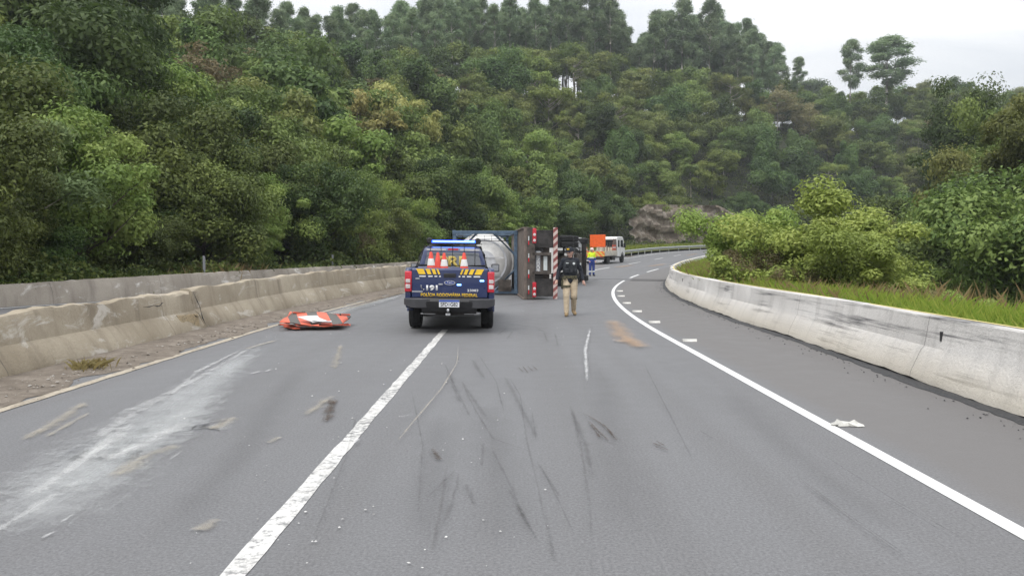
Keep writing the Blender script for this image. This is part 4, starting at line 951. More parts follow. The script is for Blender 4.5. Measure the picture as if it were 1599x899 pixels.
# ------------------------------------------------------------------ paints and plastics
plain('navy', (.013, .025, .095), .3, wear=.02, wscale=1.5, rvar=.03, coat=.5); plain('black_plastic', (.014, .014, .016), .5); plain('bumper_grey', (.060, .060, .066), .45)
plain('rubber', (.018, .018, .019), .85); plain('steel', (.45, .45, .46), .35, .8); plain('chrome', (.75, .76, .78), .18, .9, wear=.05); plain('tail_red', (.55, .012, .03), .2, coat=.5)
plain('tail_clear', (.62, .56, .56), .2, coat=.5); plain('sign_yellow', (.78, .50, .02), .45); plain('sign_white', (.75, .75, .76), .45); plain('stripe_brown', (.10, .045, .06), .5); plain('cone_orange', (.72, .075, .05), .55)
plain('cone_white', (.78, .78, .76), .5); plain('emblem_blue', (.02, .05, .25), .3); plain('plate_white', (.72, .73, .76), .4); plain('plate_blue', (.03, .09, .42), .4); plain('letter_black', (.02, .02, .025), .5); plain('silver_trim', (.62, .63, .66), .35)
plain('blue_light', (.10, .2, .9), .3, emit=(.008, .045, 1.0), estr=8); plain('blue_core', (.6, .7, 1), .3, emit=(.10, .34, 1.0), estr=4.5); plain('blue_off', (.02, .03, .12), .2)
plain('prf_yellow', (.50, .38, .08), .4); plain('reflector_grey', (.34, .35, .38), .3)
plain('tank_white', (.78, .77, .75), .38, wear=.14, wscale=2.5); plain('frame_blue', (.085, .135, .20), .5, wear=.3); plain('deck_brown', (.17, .135, .115), .75, wear=.3, wscale=3); plain('chassis_dark', (.035, .031, .030), .7, wear=.5, wscale=4)
plain('chassis_grime', (.085, .070, .060), .8, wear=.5, wscale=3); plain('truck_white', (.74, .74, .73), .35, coat=.3); plain('sign_orange', (.85, .13, .02), .5); plain('bed_cream', (.55, .51, .43), .6, wear=.25)
plain('board_orange', (.80, .15, .085), .5, wear=.2); plain('board_red', (.55, .10, .055), .6, wear=.2); plain('paper_white', (.70, .70, .70), .6, wear=.2)
plain('skin', (.56, .34, .27), .5, wear=.08); plain('shirt_navy', (.014, .017, .026), .85); plain('vest_black', (.020, .024, .030), .8, wear=.3); plain('trouser_tan', (.54, .44, .31), .9, wear=.18, wscale=9); plain('boot_tan', (.33, .23, .12), .85)
plain('camo_belt', (.085, .078, .045), .9, wear=.5, wscale=30); plain('hi_vis', (.72, .95, .03), .8, emit=None); plain('work_blue', (.020, .045, .22), .85); plain('helmet_white', (.75, .60, .56), .4); plain('reflect_strip', (.62, .66, .66), .4)
stripes('bar_stripes', (.62, .50, .46), (.25, .07, .065), 5.2, 42, 'xz'); stripes('board_stripes', (.74, .14, .075), (.10, .095, .085), 2.3, 12, 'xy'); stripes('truck_stripes', (.85, .17, .03), (.75, .55, .12), 3.2, 45, 'xz')
def wheel(parent, p, r, w, rim, side=1, axis='x', rimmat='steel'):
    """tyre with rounded shoulders and tread grooves, plus its rim"""
    t = MB(); prof = [(rim, -w * .42), (r * .86, -w * .5), (r * .96, -w * .44), (r, -w * .32), (r, -w * .10), (r * .975, -w * .09), (r * .975, -w * .05), (r, -w * .04), (r, w * .04), (r * .975, w * .05), (r * .975, w * .09), (r, w * .10), (r, w * .32), (r * .96, w * .44), (r * .86, w * .5), (rim, w * .42)]
    M = Matrix.Rotation(R(90), 4, 'Y')
    root = thing_part('wheel', parent, p)
    t.lathe(prof, 28, M); t.build('tyre', 'rubber', root)
    c = MB(); c.lathe([(rim, side * w * .30), (rim * .92, side * w * .34), (rim * .85, side * w * .2), (rim * .25, side * w * .22), (rim * .22, side * w * .33), (.01, side * w * .34)], 20, M); c.build('rim', rimmat, root)
    return root
def thing_part(name, parent, loc):
    """hub mesh that carries a wheel's tyre and rim"""
    q = MB().cyl((-.05, 0, 0), (.05, 0, 0), .06, 10); o = q.build(name, 'chassis_dark', parent); o.location = loc; return o
# ------------------------------------------------------------------ police pickup (local: x right, y forward, rear at y = 0)
pk = thing('police_pickup', 'navy police pickup truck with yellow chevrons and lit blue light bar', 'pickup', (-1.29, 15.75, 0), (0, R(.75), R(2.4)))
def arch(yc, r, n=14): return [(yc - r * math.cos(math.pi * k / n), .40 + r * math.sin(math.pi * k / n)) for k in range(n + 1)]
side = [(0, .62), (0, 1.05), (.03, 1.30), (.08, 1.345), (1.62, 1.345), (1.66, 1.24), (3.7, 1.18), (3.95, 1.16), (4.9, 1.06), (5.12, .98), (5.2, .70), (5.15, .45)] + [(y, z) for y, z in reversed(arch(4.47, .46))] + [(3.95, .40), (1.80, .40)] + [(y, z) for y, z in reversed(arch(1.25, .46))] + [(.70, .45), (.1, .52)]
bd = MB(); bd.prism(side, -.91, -.79, 'x'); bd.prism(side, .79, .91, 'x')
bd.box((0, .84, .87), (1.58, 1.5, .20)); bd.box((0, 1.60, 1.08), (1.6, .05, .52)); bd.box((0, 3.9, .72), (1.58, 2.5, .5)); bd.prism([(3.75, 1.165), (4.9, 1.045), (5.12, .965), (5.19, .6), (3.75, .6)], -.79, .79, 'x')
body = bd.build('body', 'navy', pk, 30, .025)
q = MB(); rings = []
for y, z, w, in ((1.64, 1.22, .80), (1.84, 1.76, .66), (2.1, 1.805, .66), (3.0, 1.81, .66), (3.25, 1.775, .66), (3.85, 1.20, .80)): pass
cabp = [(1.62, 1.22), (1.80, 1.70), (1.95, 1.785), (2.3, 1.81), (2.9, 1.805), (3.15, 1.77), (3.95, 1.17)]
def cabw(z): return .80 - .15 * max(0, (z - 1.2) / .6)
for y, z in cabp: rings.append([(-cabw(z), y, z), (cabw(z), y, z)])
V = []; F = []
for y, z in cabp: V += [(-cabw(z), y, z), (cabw(z), y, z)]
n = len(cabp)
F = [(2*i, 2*i+1, 2*i+3, 2*i+2) for i in range(n - 1)] + [tuple(2*i for i in range(n)), tuple(2*i+1 for i in reversed(range(n)))]
q.add(V, F); cab = q.build('cab', 'navy', pk, 30, .03)
# rear window, side windows, windscreen
def quad(name, P, mat, parent, th=.008, **kw):
    me = bpy.data.meshes.new(name); me.from_pydata(P, [], [tuple(range(len(P)))]); o = link(name, me, mat, parent); s = o.modifiers.new('t', 'SOLIDIFY'); s.thickness = th; s.offset = 0; return o
rw = quad('rear_window', [(-.66, 1.625, 1.26), (.66, 1.625, 1.26), (.585, 1.775, 1.66), (-.585, 1.775, 1.66)], 'rear_glass', pk)
quad('windscreen', [(-.68, 3.85, 1.26), (.68, 3.85, 1.26), (.6, 3.2, 1.75), (-.6, 3.2, 1.75)], 'glass_dark', pk)
for sx in (-1, 1):
    for y0, y1 in ((1.9, 2.62), (2.70, 3.45)): quad('side_window', [(sx * .80, y0 - .12, 1.28), (sx * .80, y1 + .10, 1.26), (sx * .682, y1 - .25, 1.70), (sx * .682, y0 + .02, 1.70)], 'glass_dark', pk, .012)
RX = (R(90), 0, 0)
lettering('lettering', 'PRF', 'prf_yellow', rw, (0, 1.672, 1.46), .62, (R(69), 0, 0), .03, .26)
# third brake light and pale strips painted as a reflection above the glass
MB().box((0, 1.80, 1.735), (.24, .02, .04)).build('brake_light', 'tail_red', cab); 
for sx in (-1, 1): MB().box((sx * .38, 1.795, 1.725), (.44, .015, .04)).build('roof_reflection', 'silver_trim', cab)
# roll cage behind the cab
q = MB(); pc = [(-.76, .95, 1.34), (-.70, 1.40, 1.62), (-.62, 1.50, 1.79), (-.5, 1.52, 1.815), (.5, 1.52, 1.815), (.62, 1.50, 1.79), (.70, 1.40, 1.62), (.76, .95, 1.34)]
q.tube(pc, .030, 8)
for x in (-.50, -.26, 0, .26, .50): q.cyl((x, 1.51, 1.36), (x, 1.52, 1.81), .011, 6)
q.tube([(-.74, 1.5, 1.37), (.74, 1.5, 1.37)], .022, 8); q.build('roll_cage', 'black_plastic', pk)
# light bar
lbp = MB().box((0, 2.25, 1.865), (1.08, .26, .05)).box((-.45, 2.25, 1.82), (.06, .1, .06)).box((.45, 2.25, 1.82), (.06, .1, .06)).build('light_bar', 'black_plastic', pk, 35, .015)
MB().box((0, 2.25, 1.915), (1.04, .22, .05)).build('lens', 'blue_light', lbp, 35, .015)
MB().box((0, 2.135, 1.918), (.96, .012, .026)).build('lens', 'blue_core', lbp)
for sx in (-1, 1): MB().lathe([(.06, -.03), (.075, -.01), (.075, .02), (.05, .05)], 14, Matrix.Translation((sx * .56, 2.18, 1.93)) @ Matrix.Rotation(R(90), 4, 'X')).build('spotlight', 'black_plastic', lbp)
q = MB().tube([(.60, 2.2, 1.87), (.66, 2.2, 1.86)], .012, 6); q.build('bracket', 'black_plastic', lbp)
# tailgate with its marks; zx / zz turn photo marks on the tailgate into metres
def zx(px): return (px - 482) * .00278
def zz(py): return 1.348 - (py - 370) * .00278
tg = MB().prism([(-.022, .74), (-.03, 1.05), (-.015, 1.31), (.02, 1.345), (.06, 1.345), (.06, .74)], -.775, .775, 'x').build('tailgate', 'navy', pk, 30, .012)
MB().box((0, -.035, 1.195), (.25, .02, .085)).build('handle', 'black_plastic', tg, 35, .01)
for (a, b_, c_, d_) in ((235, 288, 305, 255), (303, 332, 348, 320), (347, 370, 385, 362), (384, 396, 412, 398)):
    for sx in (1, -1):
        P = [(zx(a), zz(371)), (zx(b_), zz(371)), (zx(c_), zz(417)), (zx(d_), zz(417))]; yy = lambda z: -.033 if z < 1.3 else -.024
        P = [(x * sx + (.012 if sx < 0 else 0), -.036 if z < 1.3 else -.0215, z) for x, z in P]
        if P[0][2] > 1.32: P = [(x, y, min(z, 1.325)) for x, y, z in P]
        quad('chevron', P, 'sign_yellow', tg, .006)
for (a, b_) in ((258, 306), (324, 356), (370, 390), (404, 416)):
    for sx in (1, -1): MB().box((sx * zx((a + b_) / 2), -.034, zz(432)), (abs(zx(b_) - zx(a)), .008, .026)).build('dash', 'sign_white', tg)
MB().lathe([(1, -.006), (1, .006)], 28, Matrix.Translation((0, -.036, zz(478))) @ Matrix.Rotation(R(90), 4, 'X') @ Matrix.Diagonal((.115, .046, 1, 1))).build('emblem', 'chrome', tg, 30)
e2 = MB().lathe([(1, -.006), (1, .006)], 28, Matrix.Translation((0, -.040, zz(478))) @ Matrix.Rotation(R(90), 4, 'X') @ Matrix.Diagonal((.098, .034, 1, 1))).build('emblem', 'emblem_blue', tg, 30)
lettering('lettering', 'Ford', 'chrome', tg, (0, -.0475, zz(478)), .10, RX, .01, .035)
lettering('lettering', '191', 'sign_white', tg, (zx(352), -.034, zz(518)), .235, RX, .05, .115)
lettering('lettering', '23083', 'sign_white', tg, (zx(652), -.034, zz(534)), .225, RX, .02, .05)
lettering('lettering', 'POLÍCIA RODOVIÁRIA FEDERAL', 'sign_yellow', tg, (zx(479), -.030, zz(566)), 1.16, RX, .03, .085)
q = MB().tube([(zx(274), -.034, zz(498)), (zx(272), -.034, zz(512)), (zx(280), -.034, zz(525)), (zx(294), -.034, zz(530))], [.02, .011, .011, .02], 6); q.build('phone_symbol', 'sign_white', tg)
for px, py, mt in ((551, 493, 'blue_core'), (719, 462, 'blue_core'), (246, 450, 'reflector_grey'), (415, 490, 'reflector_grey')):
    MB().box((zx(px), -.036, zz(py)), (.085, .016, .03)).build('strobe', mt, tg, 35, .004)
MB().box((-.66, -.026, zz(545)), (.22, .012, .03)).build('trim', 'reflector_grey', tg)
for sx in (-1, 1):
    tl = MB().prism([(-.045, .855), (-.05, 1.10), (-.035, 1.275), (.20, 1.275), (.16, .855)], sx * .775, sx * .915, 'x').build('tail_light', 'tail_red', pk, 30, .015)
    MB().box((sx * .85, -.052, 1.075), (.095, .02, .075)).build('reversing_lens', 'tail_clear', tl, 35, .01); MB().box((sx * .85, -.052, .965), (.095, .02, .085)).build('indicator_lens', 'tail_clear', tl, 35, .01)
bp = MB().prism([(-.18, .56), (-.20, .67), (-.17, .735), (.08, .745), (.08, .48), (-.10, .45)], -.56, .56, 'x').build('bumper', 'black_plastic', pk, 30, .012)
for sx in (-1, 1):
    q = MB(); q.loft([[(sx * .40, -.205, .725), (sx * .40, .0, .735), (sx * .40, .0, .56), (sx * .40, -.16, .55)], [(sx * .55, -.225, .72), (sx * .55, .0, .735), (sx * .55, .0, .52), (sx * .55, -.20, .535)], [(sx * .78, -.19, .72), (sx * .78, .05, .735), (sx * .78, .05, .53), (sx * .78, -.16, .54)], [(sx * .93, -.02, .715), (sx * .93, .22, .735), (sx * .93, .22, .60), (sx * .93, -.01, .59)]])
    q.build('bumper_end', 'bumper_grey', bp, 40, .01)
    MB().box((sx * .45, .15, .40), (.3, .04, .03)).build('exhaust_tip' if sx > 0 else 'bracket', 'steel', pk)
pl = MB().box((0, -.21, .632), (.41, .012, .145)).build('number_plate', 'plate_white', pk)
MB().box((0, -.2185, .685), (.405, .006, .036)).build('plate_band', 'plate_blue', pl)
lettering('lettering', 'SFD1G82', 'letter_black', pl, (0, -.218, .615), .35, RX, .02, .075)
q = MB().lathe([(.01, -.035), (.028, -.02), (.033, 0), (.028, .022), (.012, .034)], 14, Matrix.Translation((-.02, -.28, .50))); q.cyl((-.02, -.28, .40), (-.02, -.28, .47), .018, 10); q.box((-.02, -.28, .42), (.09, .06, .04)); q.build('tow_ball', 'chrome', pk)
MB().box((-.02, -.12, .41), (.08, .36, .06)).box((0, .1, .44), (1.1, .06, .07)).build('tow_bar', 'chassis_dark', pk)
MB().box((0, 2.4, .42), (1.0, 4.2, .14)).cyl((-.75, 1.25, .39), (.75, 1.25, .39), .06, 10).cyl((-.75, 4.47, .39), (.75, 4.47, .39), .05, 10).box((.35, .5, .47), (.3, .5, .18)).build('chassis', 'chassis_dark', pk)
for sx in (-1, 1):
    for y in (1.25, 4.47): wheel(pk, (sx * .785, y, .388), .388, .27, .24, sx)
    q = MB(); q.loft([[(sx * (.90 + d), y, z) for d, y, z in ((0, a, c), (.035, a, c), (.035, e, f), (0, e, f))] for (a, c), (e, f) in zip(arch(1.25, .46), arch(1.25, .53))]); q.build('wheel_arch', 'navy', pk)
    mr = MB().box((sx * 1.00, 3.42, 1.29), (.20, .10, .20)).box((sx * .88, 3.44, 1.24), (.1, .06, .06)).build('mirror', 'black_plastic', pk, 35, .03)
    MB().box((sx * 1.00, 3.365, 1.29), (.155, .006, .15)).build('mirror_glass', 'reflector_grey', mr)
# cones standing in the load bed
plain('cone_red2', (.66, .055, .05), .55)
def cone(loc, h, label, band=True, group=None, rot=(0, 0, 0)):
    o = thing('traffic_cone', label, 'traffic cone', loc, rot, group)
    MB().lathe([(.15 * h / .7, .03), (.145 * h / .7, .05), (.03 * h / .7, h - .02), (.02 * h / .7, h)], 20).build('cone_body', 'cone_orange', o)
    MB().box((0, 0, .018), (.36 * h / .7, .36 * h / .7, .036)).build('base', 'cone_orange', o, 35, .006)
    if band:
        r = lambda z: .145 - (.115) * (z - .05) / (h - .07) * 1.0
        k = h / .7; a, b_ = h * .60, h * .80
        f = lambda z: (.145 * k + (.03 - .145) * k * (z - .05) / (h - .07)) + .004
        MB().lathe([(f(a), a), (f(b_), b_)], 20).build('reflective_band', 'cone_white', o)
    return o
_M = Matrix.Translation(pk.location) @ pk.rotation_euler.to_matrix().to_4x4()
for x, y, h, bd_, lab in ((-.40, .32, .71, 1, 'white-banded orange cone at the end of the row in the pickup bed'), (-.27, .55, .70, 0, 'plain orange cone without a band in the pickup bed'), (-.13, .40, .69, 1, 'white-banded orange cone in the pickup bed next to the plain one'), (.29, .30, .70, 1, 'white-banded orange cone standing alone in the pickup bed')):
    c = cone(_M @ Vector((x, y, .965)), h, lab, bd_)
# ------------------------------------------------------------------ overturned trailer (local upright: x right, y forward, z up from the deck; rolled onto its left side)
TR_LOC, TR_ROT = Vector((.42, 26.9, 1.275)), (0, R(-90), R(3.6))
tr = thing('overturned_trailer', 'overturned flatbed trailer lying on its side with rear lights towards the road', 'trailer', TR_LOC, TR_ROT)
MB().box((0, 3.5, -.06), (2.5, 7.0, .12)).box((-1.24, 3.5, -.05), (.05, 7.0, .20)).box((1.24, 3.5, -.05), (.05, 7.0, .20)).build('deck', 'deck_brown', tr, 30, .01)
MB().box((-.48, 5.9, -.42), (.16, 11.6, .55)).box((.48, 5.9, -.42), (.16, 11.6, .55)).box((0, 1.2, -.45), (.9, .1, .4)).box((0, 4.0, -.45), (.9, .1, .4)).box((0, 8.0, -.45), (.9, .1, .4)).build('chassis_rail', 'chassis_dark', tr, 30, .015)
MB().box((0, -.03, -.24), (2.5, .06, .28)).build('rear_beam', 'chassis_grime', tr, 30, .01)
for x in (-.85, .85): MB().box((x, .06, -.72), (.62, .04, .68)).build('mud_flap', 'chassis_dark', tr, 30, .01)
MB().box((-.33, .0, -.62), (.10, .12, .66)).box((.33, .0, -.62), (.10, .12, .66)).build('bumper_bracket', 'chassis_grime', tr)
MB().box((0, -.03, -1.10), (2.5, .08, .15)).build('underrun_bar', 'bar_stripes', tr, 30, .01)
MB().box((0, .12, -.66), (.62, .06, .62)).build('plate_holder', 'chassis_grime', tr)
for x in (-.92, .96):
    t = MB().box((x, -.065, -.36), (.52, .03, .13)).build('tail_light', 'tail_red', tr, 35, .02)
    for dx in (-.16, .04): MB().lathe([(.045, 0), (.05, .01), (.02, .02)], 14, Matrix.Translation((x + dx, -.08, -.36)) @ Matrix.Rotation(R(90), 4, 'X')).build('lamp', 'tail_clear', t)
for i, x in enumerate((-1.0, -.45, .12, .72)):
    MB().box((x, -.066, -.16), (.14, .01, .035)).build('reflector_tape', 'tail_red', tr); MB().box((x + .15, -.066, -.16), (.15, .01, .035)).build('reflector_tape', 'reflect_strip', tr)
pp = MB().box((.02, .075, -.50), (.82, .02, .16)).build('maker_plate', 'reflector_grey', tr); lettering('lettering', 'RANDON', 'cone_white', pp, (.02, .060, -.50), .74, (R(90), R(180), 0), .03, .11)
MB().box((0, .07, -.76), (.5, .02, .13)).build('number_plate', 'reflect_strip', tr)
for y in (6.9, 8.2, 9.5):
    MB().cyl((-1.0, y, -.85), (1.0, y, -.85), .07, 10).build('axle', 'chassis_dark', tr)
    for sx in (-1, 1):
        for dx in (.88, 1.17): wheel(tr, (sx * (dx - .05), y, -.85), .52, .27, .30, sx)
for x, z in ((-1.0, -.3), (-.7, -.5), (.7, -.5), (1.05, -.3)): MB().box((x, .9, z), (.12, 1.6, .1)).build('cross_member', 'chassis_grime', tr, 30, .01)
for k in range(4): MB().tube([(-.9 + .5 * k, .3, -.5), (-.6 + .4 * k, 1.0, -.8), (-.8 + .5 * k, 2.0, -.5)], .022, 6).build('air_line', 'rubber', tr)
MB().box((.0, .5, -.80), (1.9, .5, .25)).cyl((-1.0, 1.1, -.85), (1.0, 1.1, -.85), .16, 14).build('air_reservoir', 'chassis_grime', tr)
MB().box((.95, 4.6, -.55), (.4, 1.0, .5)).build('tool_box', 'chassis_dark', tr, 30, .02)
# ------------------------------------------------------------------ tank container strapped to that trailer
TM = Matrix.Translation(TR_LOC) @ Euler(TR_ROT).to_matrix().to_4x4()
tk = thing('tank_container', 'white cylindrical tank in a blue steel frame lying on its side beside the trailer deck', 'tank container', TM @ Vector((0, 2.9, .02)), TR_ROT)
L_, W_, Hh = 6.06, 2.44, 2.50
rp_ = 1.12; q = MB(); M = Matrix.Translation((0, .45, 1.28)) @ Matrix.Rotation(R(-90), 4, 'X')
q.lathe([(.01, -.32), (.35, -.30), (.70, -.21), (.95, -.06), (1.07, .08), (1.12, .22), (1.12, 4.9), (1.07, 5.06), (.7, 5.3), (.01, 5.42)], 44, M); tank = q.build('tank', 'tank_white', tk, 40)
q = MB().lathe([(1.10, .15), (1.17, .16), (1.17, .34), (1.10, .36)], 44, M); q.build('collar', 'tank_white', tank)
for y in (1.9, 3.2, 4.4): MB().lathe([(1.125, y - .04), (1.15, y - .03), (1.15, y + .03), (1.125, y + .04)], 44, M).build('band', 'silver_trim', tank)
for sx in (-1, 1):
    for y in (.06, L_ - .06): MB().box((sx * (W_ / 2 - .07), y, Hh / 2), (.13, .12, Hh)).build('corner_post', 'frame_blue', tk, 35, .01)
    for z in (.07, Hh - .06): MB().box((sx * (W_ / 2 - .06), L_ / 2, z), (.11, L_, .13)).build('side_rail', 'frame_blue', tk, 35, .01)
for y in (.06, L_ - .06):
    for z in (.07, Hh - .06): MB().box((0, y, z), (W_, .11, .13)).build('end_rail', 'frame_blue', tk, 35, .01)
    for sx in (-1, 1):
        for sz, z0 in ((1, .08), (-1, Hh - .08)): MB().tube([(sx * (W_ / 2 - .1), y, z0 + sz * .85), (sx * (W_ / 2 - .95), y, z0)], .055, 6).build('brace', 'frame_blue', tk)
for sx in (-1, 1):
    for y in (0.07, L_ - .07):
        for z in (.06, Hh - .05): MB().box((sx * (W_ / 2 - .08), y, z), (.18, .17, .14)).build('corner_casting', 'frame_blue', tk, 35, .01)
q = MB()
for x in (.82, 1.02): q.cyl((x, -.02, .35), (x, -.02, 2.3), .018, 6)
for k in range(7): q.cyl((.82, -.02, .45 + .28 * k), (1.02, -.02, .45 + .28 * k), .012, 6)
q.build('ladder', 'chassis_grime', tk)
q = MB().box((0, 3, Hh + .02), (.6, 5.4, .04)); q.build('walkway', 'silver_trim', tk)
MB().box((-.9, -.02, .5), (.45, .03, .5)).cyl((-.9, .0, .45), (-.9, -.16, .45), .10, 14).build('valve_box', 'chassis_grime', tk)
for x, z, s_ in ((.1, 1.35, .26), (-.85, 1.5, .22)): MB().box((x, .10, z), (s_, .012, s_)).build('placard', 'paper_white', tk)
lettering('lettering', 'P', 'letter_black', tk, (.1, .088, 1.35), .08, (R(90), R(90), 0), .02)
MB().lathe([(.28, -.05), (.30, .0), (.30, .04), (.05, .07)], 20, Matrix.Translation((0, 3.0, 2.40))).build('manhole', 'silver_trim', tk)
for a in (-.5, .15, .8): MB().tube([(a, .13 + .12 * a * a, 2.25), (a * 1.1, .06 + .1 * a * a, 1.6), (a * 1.15, .10, .55)], .018, 6).build('drain_pipe', 'silver_trim', tk)
MB().lathe([(.40, -.335), (.44, -.33), (.44, -.30), (.40, -.29)], 28, M).build('weld_ring', 'silver_trim', tank)
MB().lathe([(.86, -.145), (.885, -.14), (.885, -.09), (.86, -.085)], 36, M).build('weld_ring', 'silver_trim', tank)
dm = MB().box((-.72, .16, 1.62), (.2, .012, .2), (0, R(45), 0)).build('hazard_diamond', 'chassis_grime', tk)
# ------------------------------------------------------------------ overturned tractor unit, underside towards the road
tx = thing('overturned_tractor', 'overturned truck tractor on its side showing grimy underside and wheels behind the officer', 'truck', (1.95, 37.6, 1.25), (0, R(-90), R(-15)))
MB().box((-.42, 2.6, -.35), (.12, 6.2, .34)).box((.42, 2.6, -.35), (.12, 6.2, .34)).box((0, .4, -.35), (.8, .12, .3)).box((0, 3.0, -.35), (.8, .12, .3)).build('chassis_rail', 'chassis_dark', tx, 30, .01)
MB().prism([(3.6, -.1), (3.6, 2.2), (3.9, 2.45), (5.3, 2.4), (5.75, 1.2), (5.8, -.5), (3.8, -.5)], -1.22, 1.22, 'x').build('cab', 'truck_white', tx, 30, .06)
MB().cyl((.75, 1.9, -.55), (.75, 3.3, -.55), .32, 20).build('fuel_tank', 'silver_trim', tx); MB().box((-.8, 2.5, -.5), (.5, 1.0, .5)).build('battery_box', 'chassis_dark', tx, 30, .03)
MB().cyl((0, .5, -.5), (0, 4.2, -.42), .07, 10).build('drive_shaft', 'steel', tx); MB().box((0, 4.4, -.35), (.7, 1.3, .55)).build('engine_sump', 'chassis_grime', tx, 30, .08)
MB().box((0, 5.7, -.55), (2.4, .2, .4)).build('bumper', 'chassis_dark', tx, 30, .03); MB().box((0, .8, -.1), (1.0, 1.0, .1)).build('fifth_wheel', 'chassis_grime', tx)
for y in (.2, 1.5):
    MB().cyl((-1, y, -.55), (1, y, -.55), .08, 10).lathe([(.12, -.24), (.24, -.1), (.24, .1), (.12, .24)], 14, Matrix.Translation((0, y, -.55))).build('axle', 'chassis_grime', tx)
    for sx in (-1, 1):
        wheel(tx, (sx * 1.08, y, -.55), .50, .28, .29, sx); wheel(tx, (sx * .79, y, -.55), .50, .28, .29, sx)
        MB().loft([[(sx * (.62), y + .56 * math.cos(t), -.55 + .58 * math.sin(t)), (sx * 1.22, y + .56 * math.cos(t), -.55 + .58 * math.sin(t)), (sx * 1.22, y + .60 * math.cos(t), -.55 + .62 * math.sin(t)), (sx * .62, y + .60 * math.cos(t), -.55 + .62 * math.sin(t))] for t in np.linspace(.1, math.pi - .1, 9)]).build('mudguard', 'black_plastic', tx)
MB().cyl((-1, 4.6, -.55), (1, 4.6, -.55), .06, 10).build('axle', 'chassis_grime', tx)
for sx in (-1, 1): wheel(tx, (sx * 1.0, 4.6, -.55), .50, .30, .29, sx)
for x in (-.25, .1, .45): MB().tube([(x, .4, -.2), (x + .1, 1.4, -.75), (x - .05, 2.6, -.3)], .025, 6).build('air_hose', 'rubber', tx)
# ------------------------------------------------------------------ service truck
sx0 = Vector((7.5, 70.0, 0)); s_, o_ = inv([sx0.x], [sx0.y]); sx0.z = zroad(float(s_[0])) + .005
st = thing('service_truck', 'white crew-cab service truck carrying an orange warning board', 'truck', sx0, (R(1.3), 0, R(-27)))
MB().prism([(3.3, .62), (3.3, 2.3), (3.45, 2.48), (4.9, 2.48), (5.2, 2.33), (5.62, 1.35), (5.66, .62), (5.4, .55), (5.25, .85), (4.95, 1.02), (4.6, .85), (4.45, .55)], -1.0, 1.0, 'x').build('cab', 'truck_white', st, 30, .06)
for sx in (-1, 1):
    for P in ([(3.55, 1.5), (4.05, 1.5), (4.05, 2.15), (3.6, 2.15)], [(4.35, 1.5), (5.15, 1.45), (4.95, 2.15), (4.35, 2.15)]): quad('side_window', [(sx * 1.004, y, z) for y, z in P], 'glass_dark', st, .012)
    MB().box((sx * 1.16, 5.1, 1.65), (.2, .1, .42)).box((sx * 1.05, 5.15, 1.5), (.16, .04, .04)).build('mirror', 'black_plastic', st, 35, .02)
    for z in (.98,): MB().box((sx * 1.005, 4.22, 1.2), (.006, .015, 1.1)).build('door_seam', 'chassis_dark', st)
    MB().box((sx * 1.04, 1.6, .98), (.05, 3.3, .42)).build('side_board', 'bed_cream', st, 35, .01)
    wheel(st, (sx * .90, 4.95, .40), .40, .24, .22, sx); wheel(st, (sx * .92, .95, .40), .40, .22, .22, sx); wheel(st, (sx * .68, .95, .40), .40, .22, .22, sx)
    MB().box((sx * .72, -.06, .62), (.30, .04, .12)).build('tail_light', 'tail_red', st)
quad('windscreen', [(-.9, 5.60, 1.44), (.9, 5.60, 1.44), (.85, 5.24, 2.28), (-.85, 5.24, 2.28)], 'glass_dark', st, .012)
quad('rear_window', [(-.7, 3.295, 1.45), (.7, 3.295, 1.45), (.7, 3.295, 2.2), (-.7, 3.295, 2.2)], 'glass_dark', st, .012)
MB().box((0, 1.65, .78), (2.1, 3.3, .08)).build('load_bed', 'bed_cream', st); MB().box((0, 3.25, 1.15), (2.0, .06, .7)).build('headboard', 'bed_cream', st)
MB().box((0, 2.4, .55), (.7, 5.0, .16)).cyl((-.8, .95, .4), (.8, .95, .4), .08, 10).box((.75, 2.6, .45), (.3, 1.0, .3)).build('chassis', 'chassis_dark', st)
MB().box((0, -.03, .95), (2.0, .05, .46)).build('hazard_board', 'truck_stripes', st); MB().box((0, -.05, .52), (2.0, .10, .26)).build('bumper', 'chassis_dark', st, 35, .02); MB().box((0, -.11, .34), (1.9, .06, .1)).build('underrun_bar', 'silver_trim', st)
ob = MB().box((.2, .35, 2.12), (1.5, .06, 1.12)).build('warning_board', 'sign_orange', st, 35, .02)
MB().box((-.4, .40, 1.2), (.05, .05, .9)).box((.8, .40, 1.2), (.05, .05, .9)).build('board_post', 'chassis_dark', st)
for x in (-.85, -.5, -.15, .25, .6, .9): MB().box((x, .5 + .3 * abs(x), 1.42), (.05, .05, .5)).build('stake', 'chassis_grime' if x < 0 else 'bed_cream', st)
for y in (.6, 1.3, 2.0, 2.7, 3.1): MB().box((1.02, y, 1.55), (.04, .05, .85)).build('stake', 'chassis_grime', st)
MB().box((1.04, 2.4, 1.48), (.04, .95, .5)).build('red_panel', 'board_red', st); MB().box((1.064, 2.4, 1.48), (.008, .9, .10)).build('panel_stripe', 'paper_white', st); MB().box((1.0, 2.7, 1.9), (.06, .8, .7)).build('sign_rack', 'deck_brown', st)
SM = Matrix.Translation(sx0) @ st.rotation_euler.to_matrix().to_4x4()
cone(SM @ Vector((-.86, .22, .82)), .75, 'white-banded cone riding at the outer rear corner of the service truck'); cone(SM @ Vector((-.20, .16, .82)), .75, 'white-banded cone beneath the orange board of the service truck')
